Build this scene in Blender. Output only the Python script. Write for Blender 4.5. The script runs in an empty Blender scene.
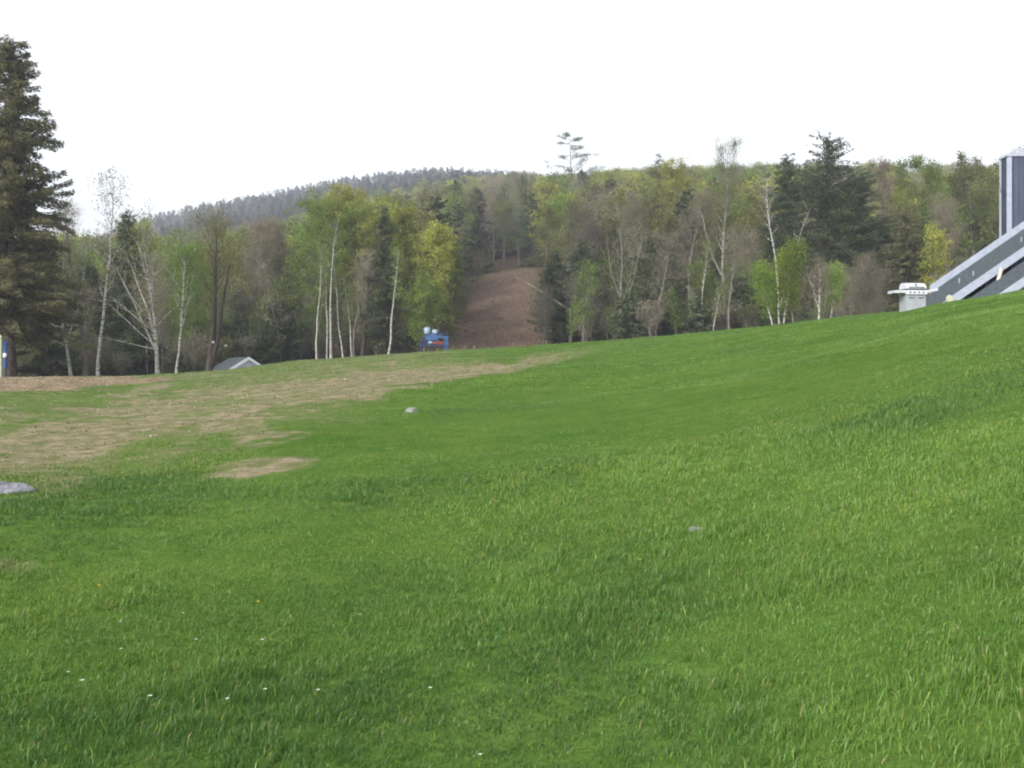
import bpy, math, random
import numpy as np
from mathutils import Vector

rng = np.random.default_rng(7)
random.seed(7)
C = bpy.context.scene.collection
F = 995.0                      # focal length in pixels (35 mm on a 36 mm sensor, 1024 wide)
CAM_Z = 1.6
PI = math.pi

# ------------------------------------------------------------------ noise
def _hash(ix, iy, seed):
    h = (ix.astype(np.int64) * 374761393 + iy.astype(np.int64) * 668265263 + seed * 974711) & 0xFFFFFFFF
    h = ((h ^ (h >> 13)) * 1274126177) & 0xFFFFFFFF
    h = h ^ (h >> 16)
    return (h & 0xFFFF) / 65535.0

def vnoise(x, y, seed=0):
    x = np.asarray(x, float); y = np.asarray(y, float)
    ix = np.floor(x); iy = np.floor(y)
    fx = x - ix; fy = y - iy
    fx = fx * fx * (3 - 2 * fx); fy = fy * fy * (3 - 2 * fy)
    a = _hash(ix, iy, seed); b = _hash(ix + 1, iy, seed)
    c = _hash(ix, iy + 1, seed); d = _hash(ix + 1, iy + 1, seed)
    return (a * (1 - fx) + b * fx) * (1 - fy) + (c * (1 - fx) + d * fx) * fy

def fbm(x, y, seed=0, oct=3):
    s = 0; a = 0.5; t = 0
    for k in range(oct):
        s = s + a * vnoise(x * 2 ** k, y * 2 ** k, seed + k * 17); t += a; a *= 0.5
    return s / t

def sstep(a, b, x):
    t = np.clip((np.asarray(x, float) - a) / (b - a), 0, 1)
    return t * t * (3 - 2 * t)

# ------------------------------------------------------------------ terrain
U_MAX = 0.62
_tabu = np.linspace(-U_MAX, U_MAX, 400)
_tpx = 512 + F * _tabu
def _tab(px, v, sm=9):
    a = np.interp(_tpx, px, v)
    k = np.exp(-np.linspace(-2, 2, 2 * sm + 1) ** 2); k /= k.sum()
    return np.convolve(np.pad(a, sm, mode='edge'), k, 'valid')
_px = [-100, 0, 120, 200, 300, 430, 520, 620, 700, 800, 860, 905, 940, 1024, 1130]
CREST_Y = _tab(_px, [381, 378, 377, 373, 361, 352, 347, 340, 333, 322, 316, 311, 303.5, 290, 276], 4)
CREST_D = _tab(_px, [58, 58, 60, 62, 72, 82, 80, 74, 64, 48, 40, 33, 31, 29, 28])
RISE_M = _tab([-100, 0, 200, 280, 330, 380, 440, 520, 600, 800, 1130], [32, 32, 33, 35, 39, 44, 49, 53, 54, 58, 58])
_rp = [-100, 0, 100, 160, 250, 330, 430, 480, 520, 600, 700, 1130]
RISE_F = _tab(_rp, [70, 92, 118, 138, 154, 167, 176, 173, 166, 140, 110, 90], 3)

def ground(X, Y, bumps=True):
    X = np.asarray(X, float); Y = np.asarray(Y, float)
    D = np.maximum(np.maximum(Y, np.abs(X) / U_MAX), 0.02)
    u = np.clip(X / D, -U_MAX, U_MAX)
    yc = np.interp(u, _tabu, CREST_Y); Dc = np.interp(u, _tabu, CREST_D)
    zc = CAM_Z + (384 - yc) / F * Dc
    a = 1 + 1.6 / zc
    t = np.minimum(D / Dc, 1.55)
    z = zc * (a * t + (1 - a) * t * t)
    m = np.interp(u, _tabu, RISE_M); f = np.interp(u, _tabu, RISE_F)
    s1 = np.clip((D - 98) / (350 - 98), 0, 1); s1 = np.where(s1 < .1, s1 * s1 * 5, s1 - .05) / .95
    s2 = np.clip((D - 350) / (900 - 350), 0, 1)
    front = sstep(-60, 60, Y)
    z = z + front * (m * s1 + (f - m) * s2)
    if bumps:
        near = sstep(1.0, 5.0, D)
        z = z + near * (0.085 * (fbm(X * .9, Y * 1.1, 3) - .5) + 0.2 * (fbm(X * .22, Y * .26, 9, 2) - .5))
        z = z + sstep(110, 200, D) * 6 * (fbm(X * .018, Y * .018, 21) - .5)
    return z

def hit(px, y):
    """depth at which the lawn is met by the line of sight through a pixel"""
    Ys = np.linspace(2.5, 90, 3000); Xs = (px - 512) / F * Ys
    zs = ground(Xs, Ys, False)
    los = CAM_Z + (384 - y) / F * Ys
    i = np.argmax(zs >= los)
    return (Xs[i], Ys[i]) if zs[i] >= los[i] else (Xs[-1], Ys[-1])

def at(px, Y):
    X = (px - 512) / F * Y
    return X, Y, float(ground(X, Y))

# worn, mulched and gravelled areas of the lawn (0..1)
def worn(X, Y):
    X = np.asarray(X, float); Y = np.asarray(Y, float)
    Yp = np.maximum(Y, .5)
    px = 512 + F * X / Yp
    py = 384 - F * (ground(X, Y, False) - CAM_Z) / Yp
    n = fbm(X * .35, Y * .22, 31) - .5
    n2 = fbm(X * 1.4, Y * .8, 41) - .5
    kx = [-120, 0, 60, 146, 205, 293, 350, 430, 500, 560, 640]
    c = np.interp(px, kx, [462, 455, 447, 423, 415, 396, 387, 374, 367, 356, 343])
    w = np.interp(px, kx, [34, 36, 36, 31, 28, 25, 21, 15, 10, 6, .01])
    band = .74 * sstep(1.4, .3, np.abs(py - c) / w + n * 1.4 + n2 * 1.5) * sstep(650, 490, px)
    dry = (.27 + .5 * n + .3 * n2) * sstep(c + 25, c - 5, py) * sstep(560, 380, px)
    dry = np.maximum(dry, (.28 + .9 * n + .5 * n2) * sstep(45, 5, np.abs(py - c - 32)) * sstep(420, 300, px))
    e = np.sqrt(((px - 254) / 44) ** 2 + ((py + (px - 254) * .1 - 475) / 12) ** 2)
    patch = .85 * sstep(1.3, .4, e + n * 1.4 + n2 * 1.6)
    e2 = np.sqrt(((px - 235) / 60) ** 2 + ((py + (px - 235) * .12 - 447) / 6) ** 2)
    patch2 = .3 * sstep(1.2, .5, e2 + n + n2)
    e3 = np.sqrt(((px - 5) / 45) ** 2 + ((py - 566) / 7) ** 2)
    patch3 = .25 * sstep(1.2, .5, e3 + n + n2)
    ok = (Y > 2) & (Y < 92)
    return np.where(ok, np.clip(np.maximum.reduce([band, dry, patch, patch2, patch3]), 0, 1), 0)

def mulch(X, Y):
    Yp = np.maximum(np.asarray(Y, float), .5)
    px = 512 + F * X / Yp
    py = 384 - F * (ground(X, Y, False) - CAM_Z) / Yp
    n = fbm(X * .5, Yp * .3, 51) - .5
    c = np.interp(px, [-150, 0, 60, 120, 160], [384, 383, 383, 381, 379])
    w = np.interp(px, [-150, 0, 60, 110, 150, 175], [10, 9, 8, 4, 2, .01])
    return np.where((Yp > 30) & (Yp < 80), sstep(1.3, .5, np.abs(py - c) / w + n * 1.6), 0)

def trail(X, Y):
    X = np.asarray(X, float); Y = np.asarray(Y, float)
    lo = np.interp(Y, [95, 105, 190, 260, 400], [-9.2, -8.9, -5.4, -6, -14])
    hi = np.interp(Y, [95, 105, 190, 260, 400], [4.2, 4.2, 4.6, 4, -4])
    n = 2.5 * (fbm(X * .3, Y * .12, 61) - .5)
    return sstep(190, 176, Y + n) * np.where(Y > 86, sstep(0, 1.6, X - lo + n) * sstep(0, 1.6, hi - X + n), 0) * sstep(86, 97, Y)

# ------------------------------------------------------------------ mesh building
class MB:
    def __init__(s):
        s.V = []; s.Q = []; s.T = []; s.n = 0; s.tone = []
    def add(s, v, q=None, t=None, tone=.5):
        v = np.asarray(v, float).reshape(-1, 3)
        if q is not None and len(q): s.Q.append(np.asarray(q, int) + s.n)
        if t is not None and len(t): s.T.append(np.asarray(t, int) + s.n)
        s.V.append(v); s.n += len(v)
        s.tone.append(np.broadcast_to(np.asarray(tone, float), (len(v),)))
    def box(s, x0, x1, y0, y1, z0, z1, tone=.5):
        v = [(x, y, z) for z in (z0, z1) for y in (y0, y1) for x in (x0, x1)]
        q = [(0, 2, 3, 1), (4, 5, 7, 6), (0, 1, 5, 4), (2, 6, 7, 3), (0, 4, 6, 2), (1, 3, 7, 5)]
        s.add(v, q, tone=tone)
    def hexa(s, lo, hi):                       # eight corners: four below, four above, both anticlockwise
        q = [(3, 2, 1, 0), (4, 5, 6, 7), (0, 1, 5, 4), (1, 2, 6, 5), (2, 3, 7, 6), (3, 0, 4, 7)]
        s.add(list(lo) + list(hi), q)
    def tube(s, P, R, k=6, cap=False, tone=.5):
        P = np.asarray(P, float); R = np.asarray(R, float); n = len(P)
        T = np.gradient(P, axis=0); T /= np.linalg.norm(T, axis=1)[:, None] + 1e-9
        ref = np.array([0, 0, 1.0]) if abs(T[0][2]) < .8 else np.array([1.0, 0, 0])
        A = np.cross(T, ref); A /= np.linalg.norm(A, axis=1)[:, None] + 1e-9
        B = np.cross(T, A)
        an = np.arange(k) * 2 * PI / k
        v = P[:, None, :] + R[:, None, None] * (np.cos(an)[None, :, None] * A[:, None, :] + np.sin(an)[None, :, None] * B[:, None, :])
        i = np.arange(n - 1)[:, None] * k; j = np.arange(k)[None, :]; j2 = (j + 1) % k
        q = np.stack([i + j, i + j2, i + k + j2, i + k + j], -1).reshape(-1, 4)
        v = v.reshape(-1, 3)
        t = None
        if cap:
            v = np.vstack([v, P[0], P[-1]])
            a = n * k
            t = [(a, (x + 1) % k, x) for x in range(k)] + [(a + 1, (n - 1) * k + x, (n - 1) * k + (x + 1) % k) for x in range(k)]
        s.add(v, q, t, tone)
    def leaves(s, P, L, W, D=None, tone=None, r=None, droop=0.0):
        """diamond shaped leaf faces at points P; D = preferred long axis"""
        r = r or rng
        n = len(P)
        if not n: return
        d = r.normal(size=(n, 3))
        if D is not None: d = D + .35 * d
        d[:, 2] -= droop
        d /= np.linalg.norm(d, axis=1)[:, None] + 1e-9
        e = r.normal(size=(n, 3)); e -= (e * d).sum(1)[:, None] * d
        e /= np.linalg.norm(e, axis=1)[:, None] + 1e-9
        L = np.broadcast_to(L, (n,))[:, None]; W = np.broadcast_to(W, (n,))[:, None]
        v = np.stack([P - d * L / 2, P + e * W / 2, P + d * L / 2, P - e * W / 2], 1).reshape(-1, 3)
        q = np.arange(n)[:, None] * 4 + np.arange(4)[None, :]
        tone = r.random(n) if tone is None else tone
        s.add(v, q, tone=np.repeat(tone, 4))
    def mesh(s, name, mats, smooth=False):
        m = bpy.data.meshes.new(name)
        V = np.vstack(s.V).astype(np.float32)
        Q = np.vstack(s.Q) if s.Q else np.zeros((0, 4), int)
        T = np.vstack(s.T) if s.T else np.zeros((0, 3), int)
        m.vertices.add(len(V)); m.vertices.foreach_set('co', V.ravel())
        m.loops.add(Q.size + T.size)
        m.loops.foreach_set('vertex_index', np.concatenate([Q.ravel(), T.ravel()]).astype(np.int32))
        m.polygons.add(len(Q) + len(T))
        m.polygons.foreach_set('loop_start', np.concatenate([np.arange(len(Q)) * 4, Q.size + np.arange(len(T)) * 3]).astype(np.int32))
        m.polygons.foreach_set('use_smooth', np.full(len(Q) + len(T), smooth, bool))
        a = m.attributes.new('tone', 'FLOAT', 'POINT')
        a.data.foreach_set('value', np.concatenate(s.tone).astype(np.float32))
        for x in (mats if isinstance(mats, list) else [mats]): m.materials.append(x)
        m.update(calc_edges=True); m.validate()
        return m
    def obj(s, name, mat, parent=None, smooth=False):
        o = bpy.data.objects.new(name, s.mesh(name, mat, smooth)); C.objects.link(o)
        if parent: o.parent = parent
        return o

def tag(o, label=None, cat=None, group=None, kind=None):
    if label: o['label'] = label
    if cat: o['category'] = cat
    if group: o['group'] = group
    if kind: o['kind'] = kind
    return o

def thing(name, loc, label, cat, group=None, rz=0):
    o = bpy.data.objects.new(name, None); C.objects.link(o)
    o.empty_display_size = .2
    o.location = loc; o.rotation_euler = (0, 0, rz)
    return tag(o, label, cat, group)

# ------------------------------------------------------------------ materials
def new_mat(name):
    m = bpy.data.materials.new(name); m.use_nodes = True
    nt = m.node_tree; nt.nodes.clear()
    out = nt.nodes.new('ShaderNodeOutputMaterial')
    b = nt.nodes.new('ShaderNodeBsdfPrincipled')
    nt.links.new(b.outputs[0], out.inputs[0])
    return m, nt, b, out

def mixc(nt, f, a, b, mode='MIX'):
    n = nt.nodes.new('ShaderNodeMix'); n.data_type = 'RGBA'; n.blend_type = mode
    for s, v in ((n.inputs[0], f), (n.inputs[6], a), (n.inputs[7], b)):
        if hasattr(v, 'links'): nt.links.new(v, s)
        elif isinstance(v, tuple): s.default_value = (*v, 1)
        else: s.default_value = v
    return n.outputs[2]

def math_n(nt, op, a, b=0.0, c=None):
    n = nt.nodes.new('ShaderNodeMath'); n.operation = op
    for s, v in zip(n.inputs, (a, b, c)):
        if v is None: continue
        if hasattr(v, 'links'): nt.links.new(v, s)
        else: s.default_value = v
    return n.outputs[0]

def mapr(nt, v, a, b, c=0.0, d=1.0):
    n = nt.nodes.new('ShaderNodeMapRange'); n.inputs[1].default_value = a; n.inputs[2].default_value = b
    n.inputs[3].default_value = c; n.inputs[4].default_value = d
    nt.links.new(v, n.inputs[0]); return n.outputs[0]

def noise_n(nt, scale, detail=3, coord='Object', sc=(1, 1, 1), rough=.6):
    tc = nt.nodes.new('ShaderNodeTexCoord'); mp = nt.nodes.new('ShaderNodeMapping')
    mp.inputs['Scale'].default_value = sc
    nt.links.new(tc.outputs[coord], mp.inputs[0])
    n = nt.nodes.new('ShaderNodeTexNoise'); n.inputs['Scale'].default_value = scale
    n.inputs['Detail'].default_value = detail; n.inputs['Roughness'].default_value = rough
    nt.links.new(mp.outputs[0], n.inputs['Vector']); return n.outputs[0]

def attr_n(nt, name):
    a = nt.nodes.new('ShaderNodeAttribute'); a.attribute_name = name
    return a

def plain(name, col, rough=.6, metal=0.0, var=.25, scale=6, spec=.3):
    m, nt, b, o = new_mat(name)
    n = noise_n(nt, scale, 4)
    dark = tuple(c * (1 - var) for c in col); lite = tuple(min(1, c * (1 + var)) for c in col)
    nt.links.new(mixc(nt, mapr(nt, n, .3, .7), dark, lite), b.inputs['Base Color'])
    b.inputs['Roughness'].default_value = rough; b.inputs['Metallic'].default_value = metal
    b.inputs['Specular IOR Level'].default_value = spec
    return m

def leaf_mat(name, dark, lite, trans=.35, objvar=.25):
    m, nt, b, o = new_mat(name)
    t = attr_n(nt, 'tone').outputs['Fac']
    oi = nt.nodes.new('ShaderNodeObjectInfo')
    col = mixc(nt, t, dark, lite)
    hs = nt.nodes.new('ShaderNodeHueSaturation')
    nt.links.new(col, hs.inputs['Color'])
    nt.links.new(mapr(nt, oi.outputs['Random'], 0, 1, 1 - objvar, 1 + objvar), hs.inputs['Value'])
    w = math_n(nt, 'FRACT', math_n(nt, 'MULTIPLY', oi.outputs['Random'], 7.31))
    nt.links.new(mapr(nt, w, 0, 1, .485, .515), hs.inputs['Hue'])
    nt.nodes.remove(b)
    d = nt.nodes.new('ShaderNodeBsdfDiffuse'); tr = nt.nodes.new('ShaderNodeBsdfTranslucent')
    mx = nt.nodes.new('ShaderNodeMixShader'); mx.inputs[0].default_value = trans
    nt.links.new(hs.outputs[0], d.inputs[0]); nt.links.new(hs.outputs[0], tr.inputs[0])
    nt.links.new(d.outputs[0], mx.inputs[1]); nt.links.new(tr.outputs[0], mx.inputs[2])
    nt.links.new(mx.outputs[0], o.inputs[0])
    return m

def bark_mat(name, base, mark, amount=.5, sc=(1, 1, 5), scale=3):
    m, nt, b, o = new_mat(name)
    n = noise_n(nt, scale, 5, sc=sc); n2 = noise_n(nt, .6, 2)
    f = mapr(nt, n, amount, amount + .12)
    c = mixc(nt, f, mark, base)
    c = mixc(nt, mapr(nt, n2, .3, .7, 0, .35), c, tuple(x * .6 for x in base))
    nt.links.new(c, b.inputs['Base Color']); b.inputs['Roughness'].default_value = .9
    b.inputs['Specular IOR Level'].default_value = .1
    return m

M = dict(
    birch=bark_mat('birch_bark', (.40, .385, .35), (.08, .07, .06), .40, (1.2, 1.2, 6), 2.2),
    birch_dim=bark_mat('grey_birch_bark', (.27, .255, .225), (.10, .09, .08), .42, (1.2, 1.2, 6), 2.2),
    grey=bark_mat('grey_bark', (.20, .175, .15), (.09, .08, .07), .45, (6, 6, 1), 2),
    dark=bark_mat('dark_bark', (.085, .07, .06), (.04, .035, .03), .45, (6, 6, 1), 2),
    yellow=leaf_mat('yellow_green_leaves', (.16, .185, .035), (.36, .37, .08), .45),
    green=leaf_mat('spring_green_leaves', (.085, .135, .03), (.20, .265, .06), .45),
    bright=leaf_mat('bright_green_leaves', (.09, .17, .03), (.20, .31, .055), .45),
    olive=leaf_mat('olive_leaves', (.085, .095, .035), (.17, .17, .065), .35),
    needle=leaf_mat('conifer_needles', (.046, .062, .034), (.115, .14, .07), .28),
    needle_warm=leaf_mat('brownish_conifer_needles', (.082, .083, .045), (.195, .185, .095), .28, .1),
    needle_blue=leaf_mat('blue_grey_needles', (.012, .018, .02), (.03, .042, .042), .2),
    needle_grey=leaf_mat('grey_conifer_needles', (.06, .072, .04), (.125, .145, .07), .28),
    twig=leaf_mat('bare_twigs', (.115, .105, .075), (.26, .235, .17), .1),
    twig_dark=leaf_mat('dark_bare_twigs', (.05, .046, .036), (.125, .115, .085), .1),
    twig_lilac=leaf_mat('budding_twigs', (.135, .118, .09), (.255, .225, .165), .15),
)

# ------------------------------------------------------------------ trees
def vec(az, el):
    return np.array([math.cos(az) * math.cos(el), math.sin(az) * math.cos(el), math.sin(el)])

def bpath(p0, d, L, n, r, curl=.15, wob=.12):
    P = [np.array(p0, float)]; d = np.array(d, float)
    for i in range(n - 1):
        d = d + np.array([0, 0, curl]) + wob * r.normal(size=3); d /= np.linalg.norm(d)
        P.append(P[-1] + d * L / (n - 1))
    return np.array(P)

def interp_path(P, t):
    x = t * (len(P) - 1); i = min(int(x), len(P) - 2); f = x - i
    return P[i] * (1 - f) + P[i + 1] * f, P[i + 1] - P[i]

def broadleaf(h, w, seed, leafn=4500, lsize=.16, base=.3, nl1=26, el=.75, lean=0.0, forks=1, r0=None, twigs=0, env='round', tsig=.3, wid=.62, bendy=.06, extra=(), brf=.5):
    """trunk and limbs (one surface set) and the crown's leaves. w = half width of the crown"""
    r = np.random.default_rng(seed)
    tk, cr = MB(), MB()
    r0 = r0 or .012 * h + .03
    tips = []
    stems = []
    main = bpath((0, 0, -.4), (lean, 0, 1), h * .97 + .4, 11, r, .05, bendy)
    main[:, 0] += 0
    rad = r0 * (1 - np.linspace(0, 1, 11)) ** .8 + .015
    rad[0] *= 1.35
    tk.tube(main, rad, 8)
    stems.append((main, rad, 0.0))
    for k in range(forks - 1):
        t = r.uniform(.12, .4)
        p, d = interp_path(main, t)
        q = bpath(p, vec(r.uniform(0, 2 * PI), r.uniform(1.05, 1.3)), h * (.96 - t) * r.uniform(.8, 1), 9, r, .06, .07)
        rr = r0 * .6 * (1 - t) * (1 - np.linspace(0, 1, 9)) ** .8 + .012
        tk.tube(q, rr, 6); stems.append((q, rr, t))
    for P, rr, t0 in stems:
        nb = nl1 if t0 == 0 else nl1 // 2
        for k in range(nb):
            t = base + (1 - base) * ((k + r.random()) / nb) ** .75
            if t0: t = (k + .8) / (nb + .3)
            t = min(t, .985)
            p, d = interp_path(P, t)
            f = np.clip((p[2] / h - base) / (1 - base), 0, 1)
            e = {'round': .35 + .9 * math.sin(PI * min(1, f * .85 + .15)) ** .8, 'up': .5 + .5 * math.sin(PI * (f * .75 + .2)), 'cone': 1.05 - .8 * f}[env]
            L = w * e * r.uniform(.65, 1.15)
            az = k * 2.4 + r.uniform(-.6, .6) + seed
            B = bpath(p, vec(az, el * r.uniform(.6, 1.2)), L, 5, r, .1, .12)
            br = max(.014, np.interp(t, np.linspace(0, 1, len(rr)), rr) * brf) * (1 - np.linspace(0, 1, 5) * .85)
            tk.tube(B, br, 4)
            tips.append((B[2:], .4))
            for j in range(6):
                s = r.uniform(.25, 1)
                p2, d2 = interp_path(B, s)
                d2 = d2 / (np.linalg.norm(d2) + 1e-9) + .8 * r.normal(size=3) + np.array([0, 0, .2])
                d2 /= np.linalg.norm(d2)
                Q = bpath(p2, d2, L * r.uniform(.25, .5), 3, r, .05, .15)
                tk.tube(Q, np.array([.012, .009, .005]) * max(1, h / 12), 3)
                tips.append((Q[1:], 1.0))
    for ex in extra:                            # single long limbs seen in the photograph: (height share, azimuth, elevation, length)
        p, d = interp_path(main, ex[0])
        B = bpath(p, vec(ex[1], ex[2]), ex[3], 7, r, .035, .06)
        tk.tube(B, (ex[4] if len(ex) > 4 else .05) * (1 - np.linspace(0, 1, 7) * .85), 5)
        for j in range(5):
            p2, d2 = interp_path(B, r.uniform(.4, 1))
            Q = bpath(p2, d2 / np.linalg.norm(d2) + .5 * r.normal(size=3), ex[3] * .2, 3, r, .05, .1)
            tk.tube(Q, np.array([.014, .01, .005]), 3); tips.append((Q, .25))
    pts = np.vstack([t[0] for t in tips])
    # clumps: some shoots carry many leaves, some few
    wt = np.concatenate([np.full(len(t[0]), t[1] * r.gamma(2.2)) for t in tips]); wt /= wt.sum()
    if twigs:
        i = r.choice(len(pts), twigs, p=wt)
        P = pts[i] + r.normal(size=(twigs, 3)) * tsig
        d = r.normal(size=(twigs, 3)) * .6; d[:, 2] += .7; d[:, :2] += P[:, :2] / (w + .01) * .6
        cr.leaves(P, r.uniform(.3, .8, twigs), r.uniform(.009, .022, twigs) * max(1, h / 13), d, r=r)
    if leafn:
        i = r.choice(len(pts), leafn, p=wt)
        P = pts[i] + r.normal(size=(leafn, 3)) * tsig * np.array([1, 1, .8])
        sz = r.uniform(.6, 1.3, leafn) * lsize
        cl = np.clip(.5 + .22 * r.normal(size=leafn) + .25 * (fbm(P[:, 0] * .7 + seed, P[:, 2] * .7, 5, 2) - .5) * 2, 0, 1)
        cr.leaves(P, sz, sz * wid, tone=cl, r=r)
    return tk, cr

def conifer(h, w, seed, cards=9000, droop=.25, base=.06, r0=None, gap=.08, csz=.28, ragged=.32, step=.4, shape=.58):
    r = np.random.default_rng(seed); w *= 1.15; cards = int(cards * 2.6)
    tk, cr = MB(), MB()
    r0 = r0 or .011 * h + .05
    main = bpath((0, 0, -.4), (r.normal() * .02, 0, 1), h + .4, 10, r, .3, .012)
    rad = r0 * (1 - np.linspace(0, 1, 10)) + .012; rad[0] *= 1.3
    tk.tube(main, rad, 8)
    br = []
    z = base * h
    while z < h * .985:
        f = (z - base * h) / (h * (1 - base))
        lobe = 1 + .18 * math.sin(f * 23 + seed) + .1 * math.sin(f * 51 + seed * 2)
        for k in range(6):
            if r.random() < gap: continue
            L = (w * (1 - f) ** shape * lobe + .25) * r.uniform(1 - ragged, 1 + ragged * .6)
            if f < .1: L *= .6 + 4 * f
            p, _ = interp_path(main, min(.99, (z + .4 + r.uniform(-.2, .2)) / (h + .4)))
            el = .35 * f + r.uniform(-.38, .36) - droop * .3
            B = bpath(p, vec(r.uniform(0, 2 * PI), el), L, 5, r, -droop * .28 + .06, .06)
            tk.tube(B, np.linspace(max(.01, .05 * L / 4), .006, 5), 3)
            br.append((B, L))
        z += step * (1 - .5 * f) * r.uniform(.7, 1.3)
    tot = sum(l ** 1.6 for _, l in br)
    P = []; D = []
    for B, L in br:
        n = max(6, int(cards * L ** 1.6 / tot))
        s = r.random(n) ** .75
        x = s * 4; i = np.minimum(x.astype(int), 3); f = (x - i)[:, None]
        p = B[i] * (1 - f) + B[i + 1] * f
        dr = B[-1] - B[0]; dr /= np.linalg.norm(dr); side = np.array([-dr[1], dr[0], 0])
        sg = r.choice([-1, 1], n)[:, None]
        off = sg * side * (r.random(n) * (.12 + .3 * L * (1 - s * .75)) * .55)[:, None]
        p = p + off + r.normal(size=(n, 3)) * .05; p[:, 2] -= np.abs(off).sum(1) * .2 + r.random(n) * .26
        P.append(p); D.append(dr * .7 + sg * side * .7)
    P = np.vstack(P); D = np.vstack(D)
    n = len(P)
    L = r.uniform(.6, 1.3, n) * csz
    tone = np.clip(.45 + .25 * r.normal(size=n) + .5 * (fbm(P[:, 0] * .6 + seed, P[:, 2] * .5 + P[:, 1] * .6, 3, 2) - .5), 0, 1)
    cr.leaves(P, L, L * .36, D, tone, r, .15)
    return tk, cr

def pine(h, w, seed):
    """lanky skyline pine: few long level limbs carrying separate needle tufts"""
    r = np.random.default_rng(seed); tk, cr = MB(), MB()
    main = bpath((0, 0, -.4), (-.03, 0, 1), h + .4, 10, r, .2, .03)
    tk.tube(main, .27 * (1 - np.linspace(0, 1, 10)) + .03, 7)
    P = []
    for k in range(34):
        t = .3 + .69 * (k / 33); p, _ = interp_path(main, t)
        L = w * (1.25 - 1.0 * ((t - .3) / .7) ** 1.8) * r.uniform(.5, .95)
        B = bpath(p, vec(r.uniform(0, 2 * PI), r.uniform(-.1, .4)), L, 5, r, .06, .12)
        tk.tube(B, np.linspace(.07, .025, 5), 4)
        for q in np.linspace(.4, 1, 6):
            if r.random() < .3: continue
            c, _ = interp_path(B, q)
            P.append(c + r.normal(size=(44, 3)) * np.array([.5, .5, .2]) + np.array([0, 0, .1]))
    P = np.vstack(P); n = len(P)
    cr.leaves(P, r.uniform(.3, .55, n), .1, r=r)
    return tk, cr

def place_tree(name, tk, cr, loc, label, bark, leaf, group=None, rz=0, cat='tree'):
    t = thing(name, loc, label, cat, group, rz)
    tk.obj('trunk', bark, t, True)
    if cr.n: cr.obj('crown', leaf, t)
    return t

G_TREES = 'trees along the far edge of the lawn'
def tree(kind, px, Y, ytop, half, label, seed, mat=None, bark=None, name=None, group=G_TREES, **kw):
    X, _, z = at(px, Y)
    h = CAM_Z + (384 - ytop) / F * Y - z
    w = half / F * Y
    if kind == 'conifer':
        tk, cr = conifer(h, w, seed, **kw); nm = 'conifer_tree'; bk = 'dark'; mt = mat or 'needle'
    elif kind == 'bare':
        kw['twigs'] = int(kw.get('twigs', 5200) * 1.5); kw.setdefault('leafn', 1500); kw.setdefault('lsize', .09); kw.setdefault('nl1', 32)
        kw.setdefault('el', .95); kw.setdefault('env', 'up')
        tk, cr = broadleaf(h, w, seed, **kw); nm = 'bare_tree'; bk = 'grey'; mt = mat or 'twig'
    elif kind == 'birch':
        kw.setdefault('leafn', 1600); kw.setdefault('lsize', .12); kw.setdefault('el', 1.0); kw.setdefault('env', 'up'); kw.setdefault('nl1', 20)
        kw['r0'] = kw.get('r0', .006 * h + .05) * .78
        tk, cr = broadleaf(h, w, seed, **kw); nm = 'birch_tree'; bk = 'birch'; mt = mat or 'green'
    elif kind == 'green':
        kw['leafn'] = int(kw.get('leafn', 6500) * 1.9); kw.setdefault('lsize', .2); kw.setdefault('nl1', 34); kw.setdefault('base', .2)
        tk, cr = broadleaf(h, w, seed, **kw); nm = 'leafy_tree'; bk = 'grey'; mt = mat or 'green'
    elif kind == 'pine':
        tk, cr = pine(h, w, seed); nm = 'pine_tree'; bk = 'dark'; mt = 'needle'
    elif kind == 'shrub':
        kw.setdefault('forks', 6); kw.setdefault('base', .08); kw.setdefault('r0', .05)
        tk, cr = broadleaf(h, w, seed, env='up', **kw); nm = 'shrub'; bk = 'grey'; mt = mat or 'twig'
        return place_tree(name or nm, tk, cr, (X, Y, z), label, M[bark or bk], M[mt], group, cat='shrub')
    return place_tree(name or nm, tk, cr, (X, Y, z), label, M[bark or bk], M[mt], group)

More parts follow.
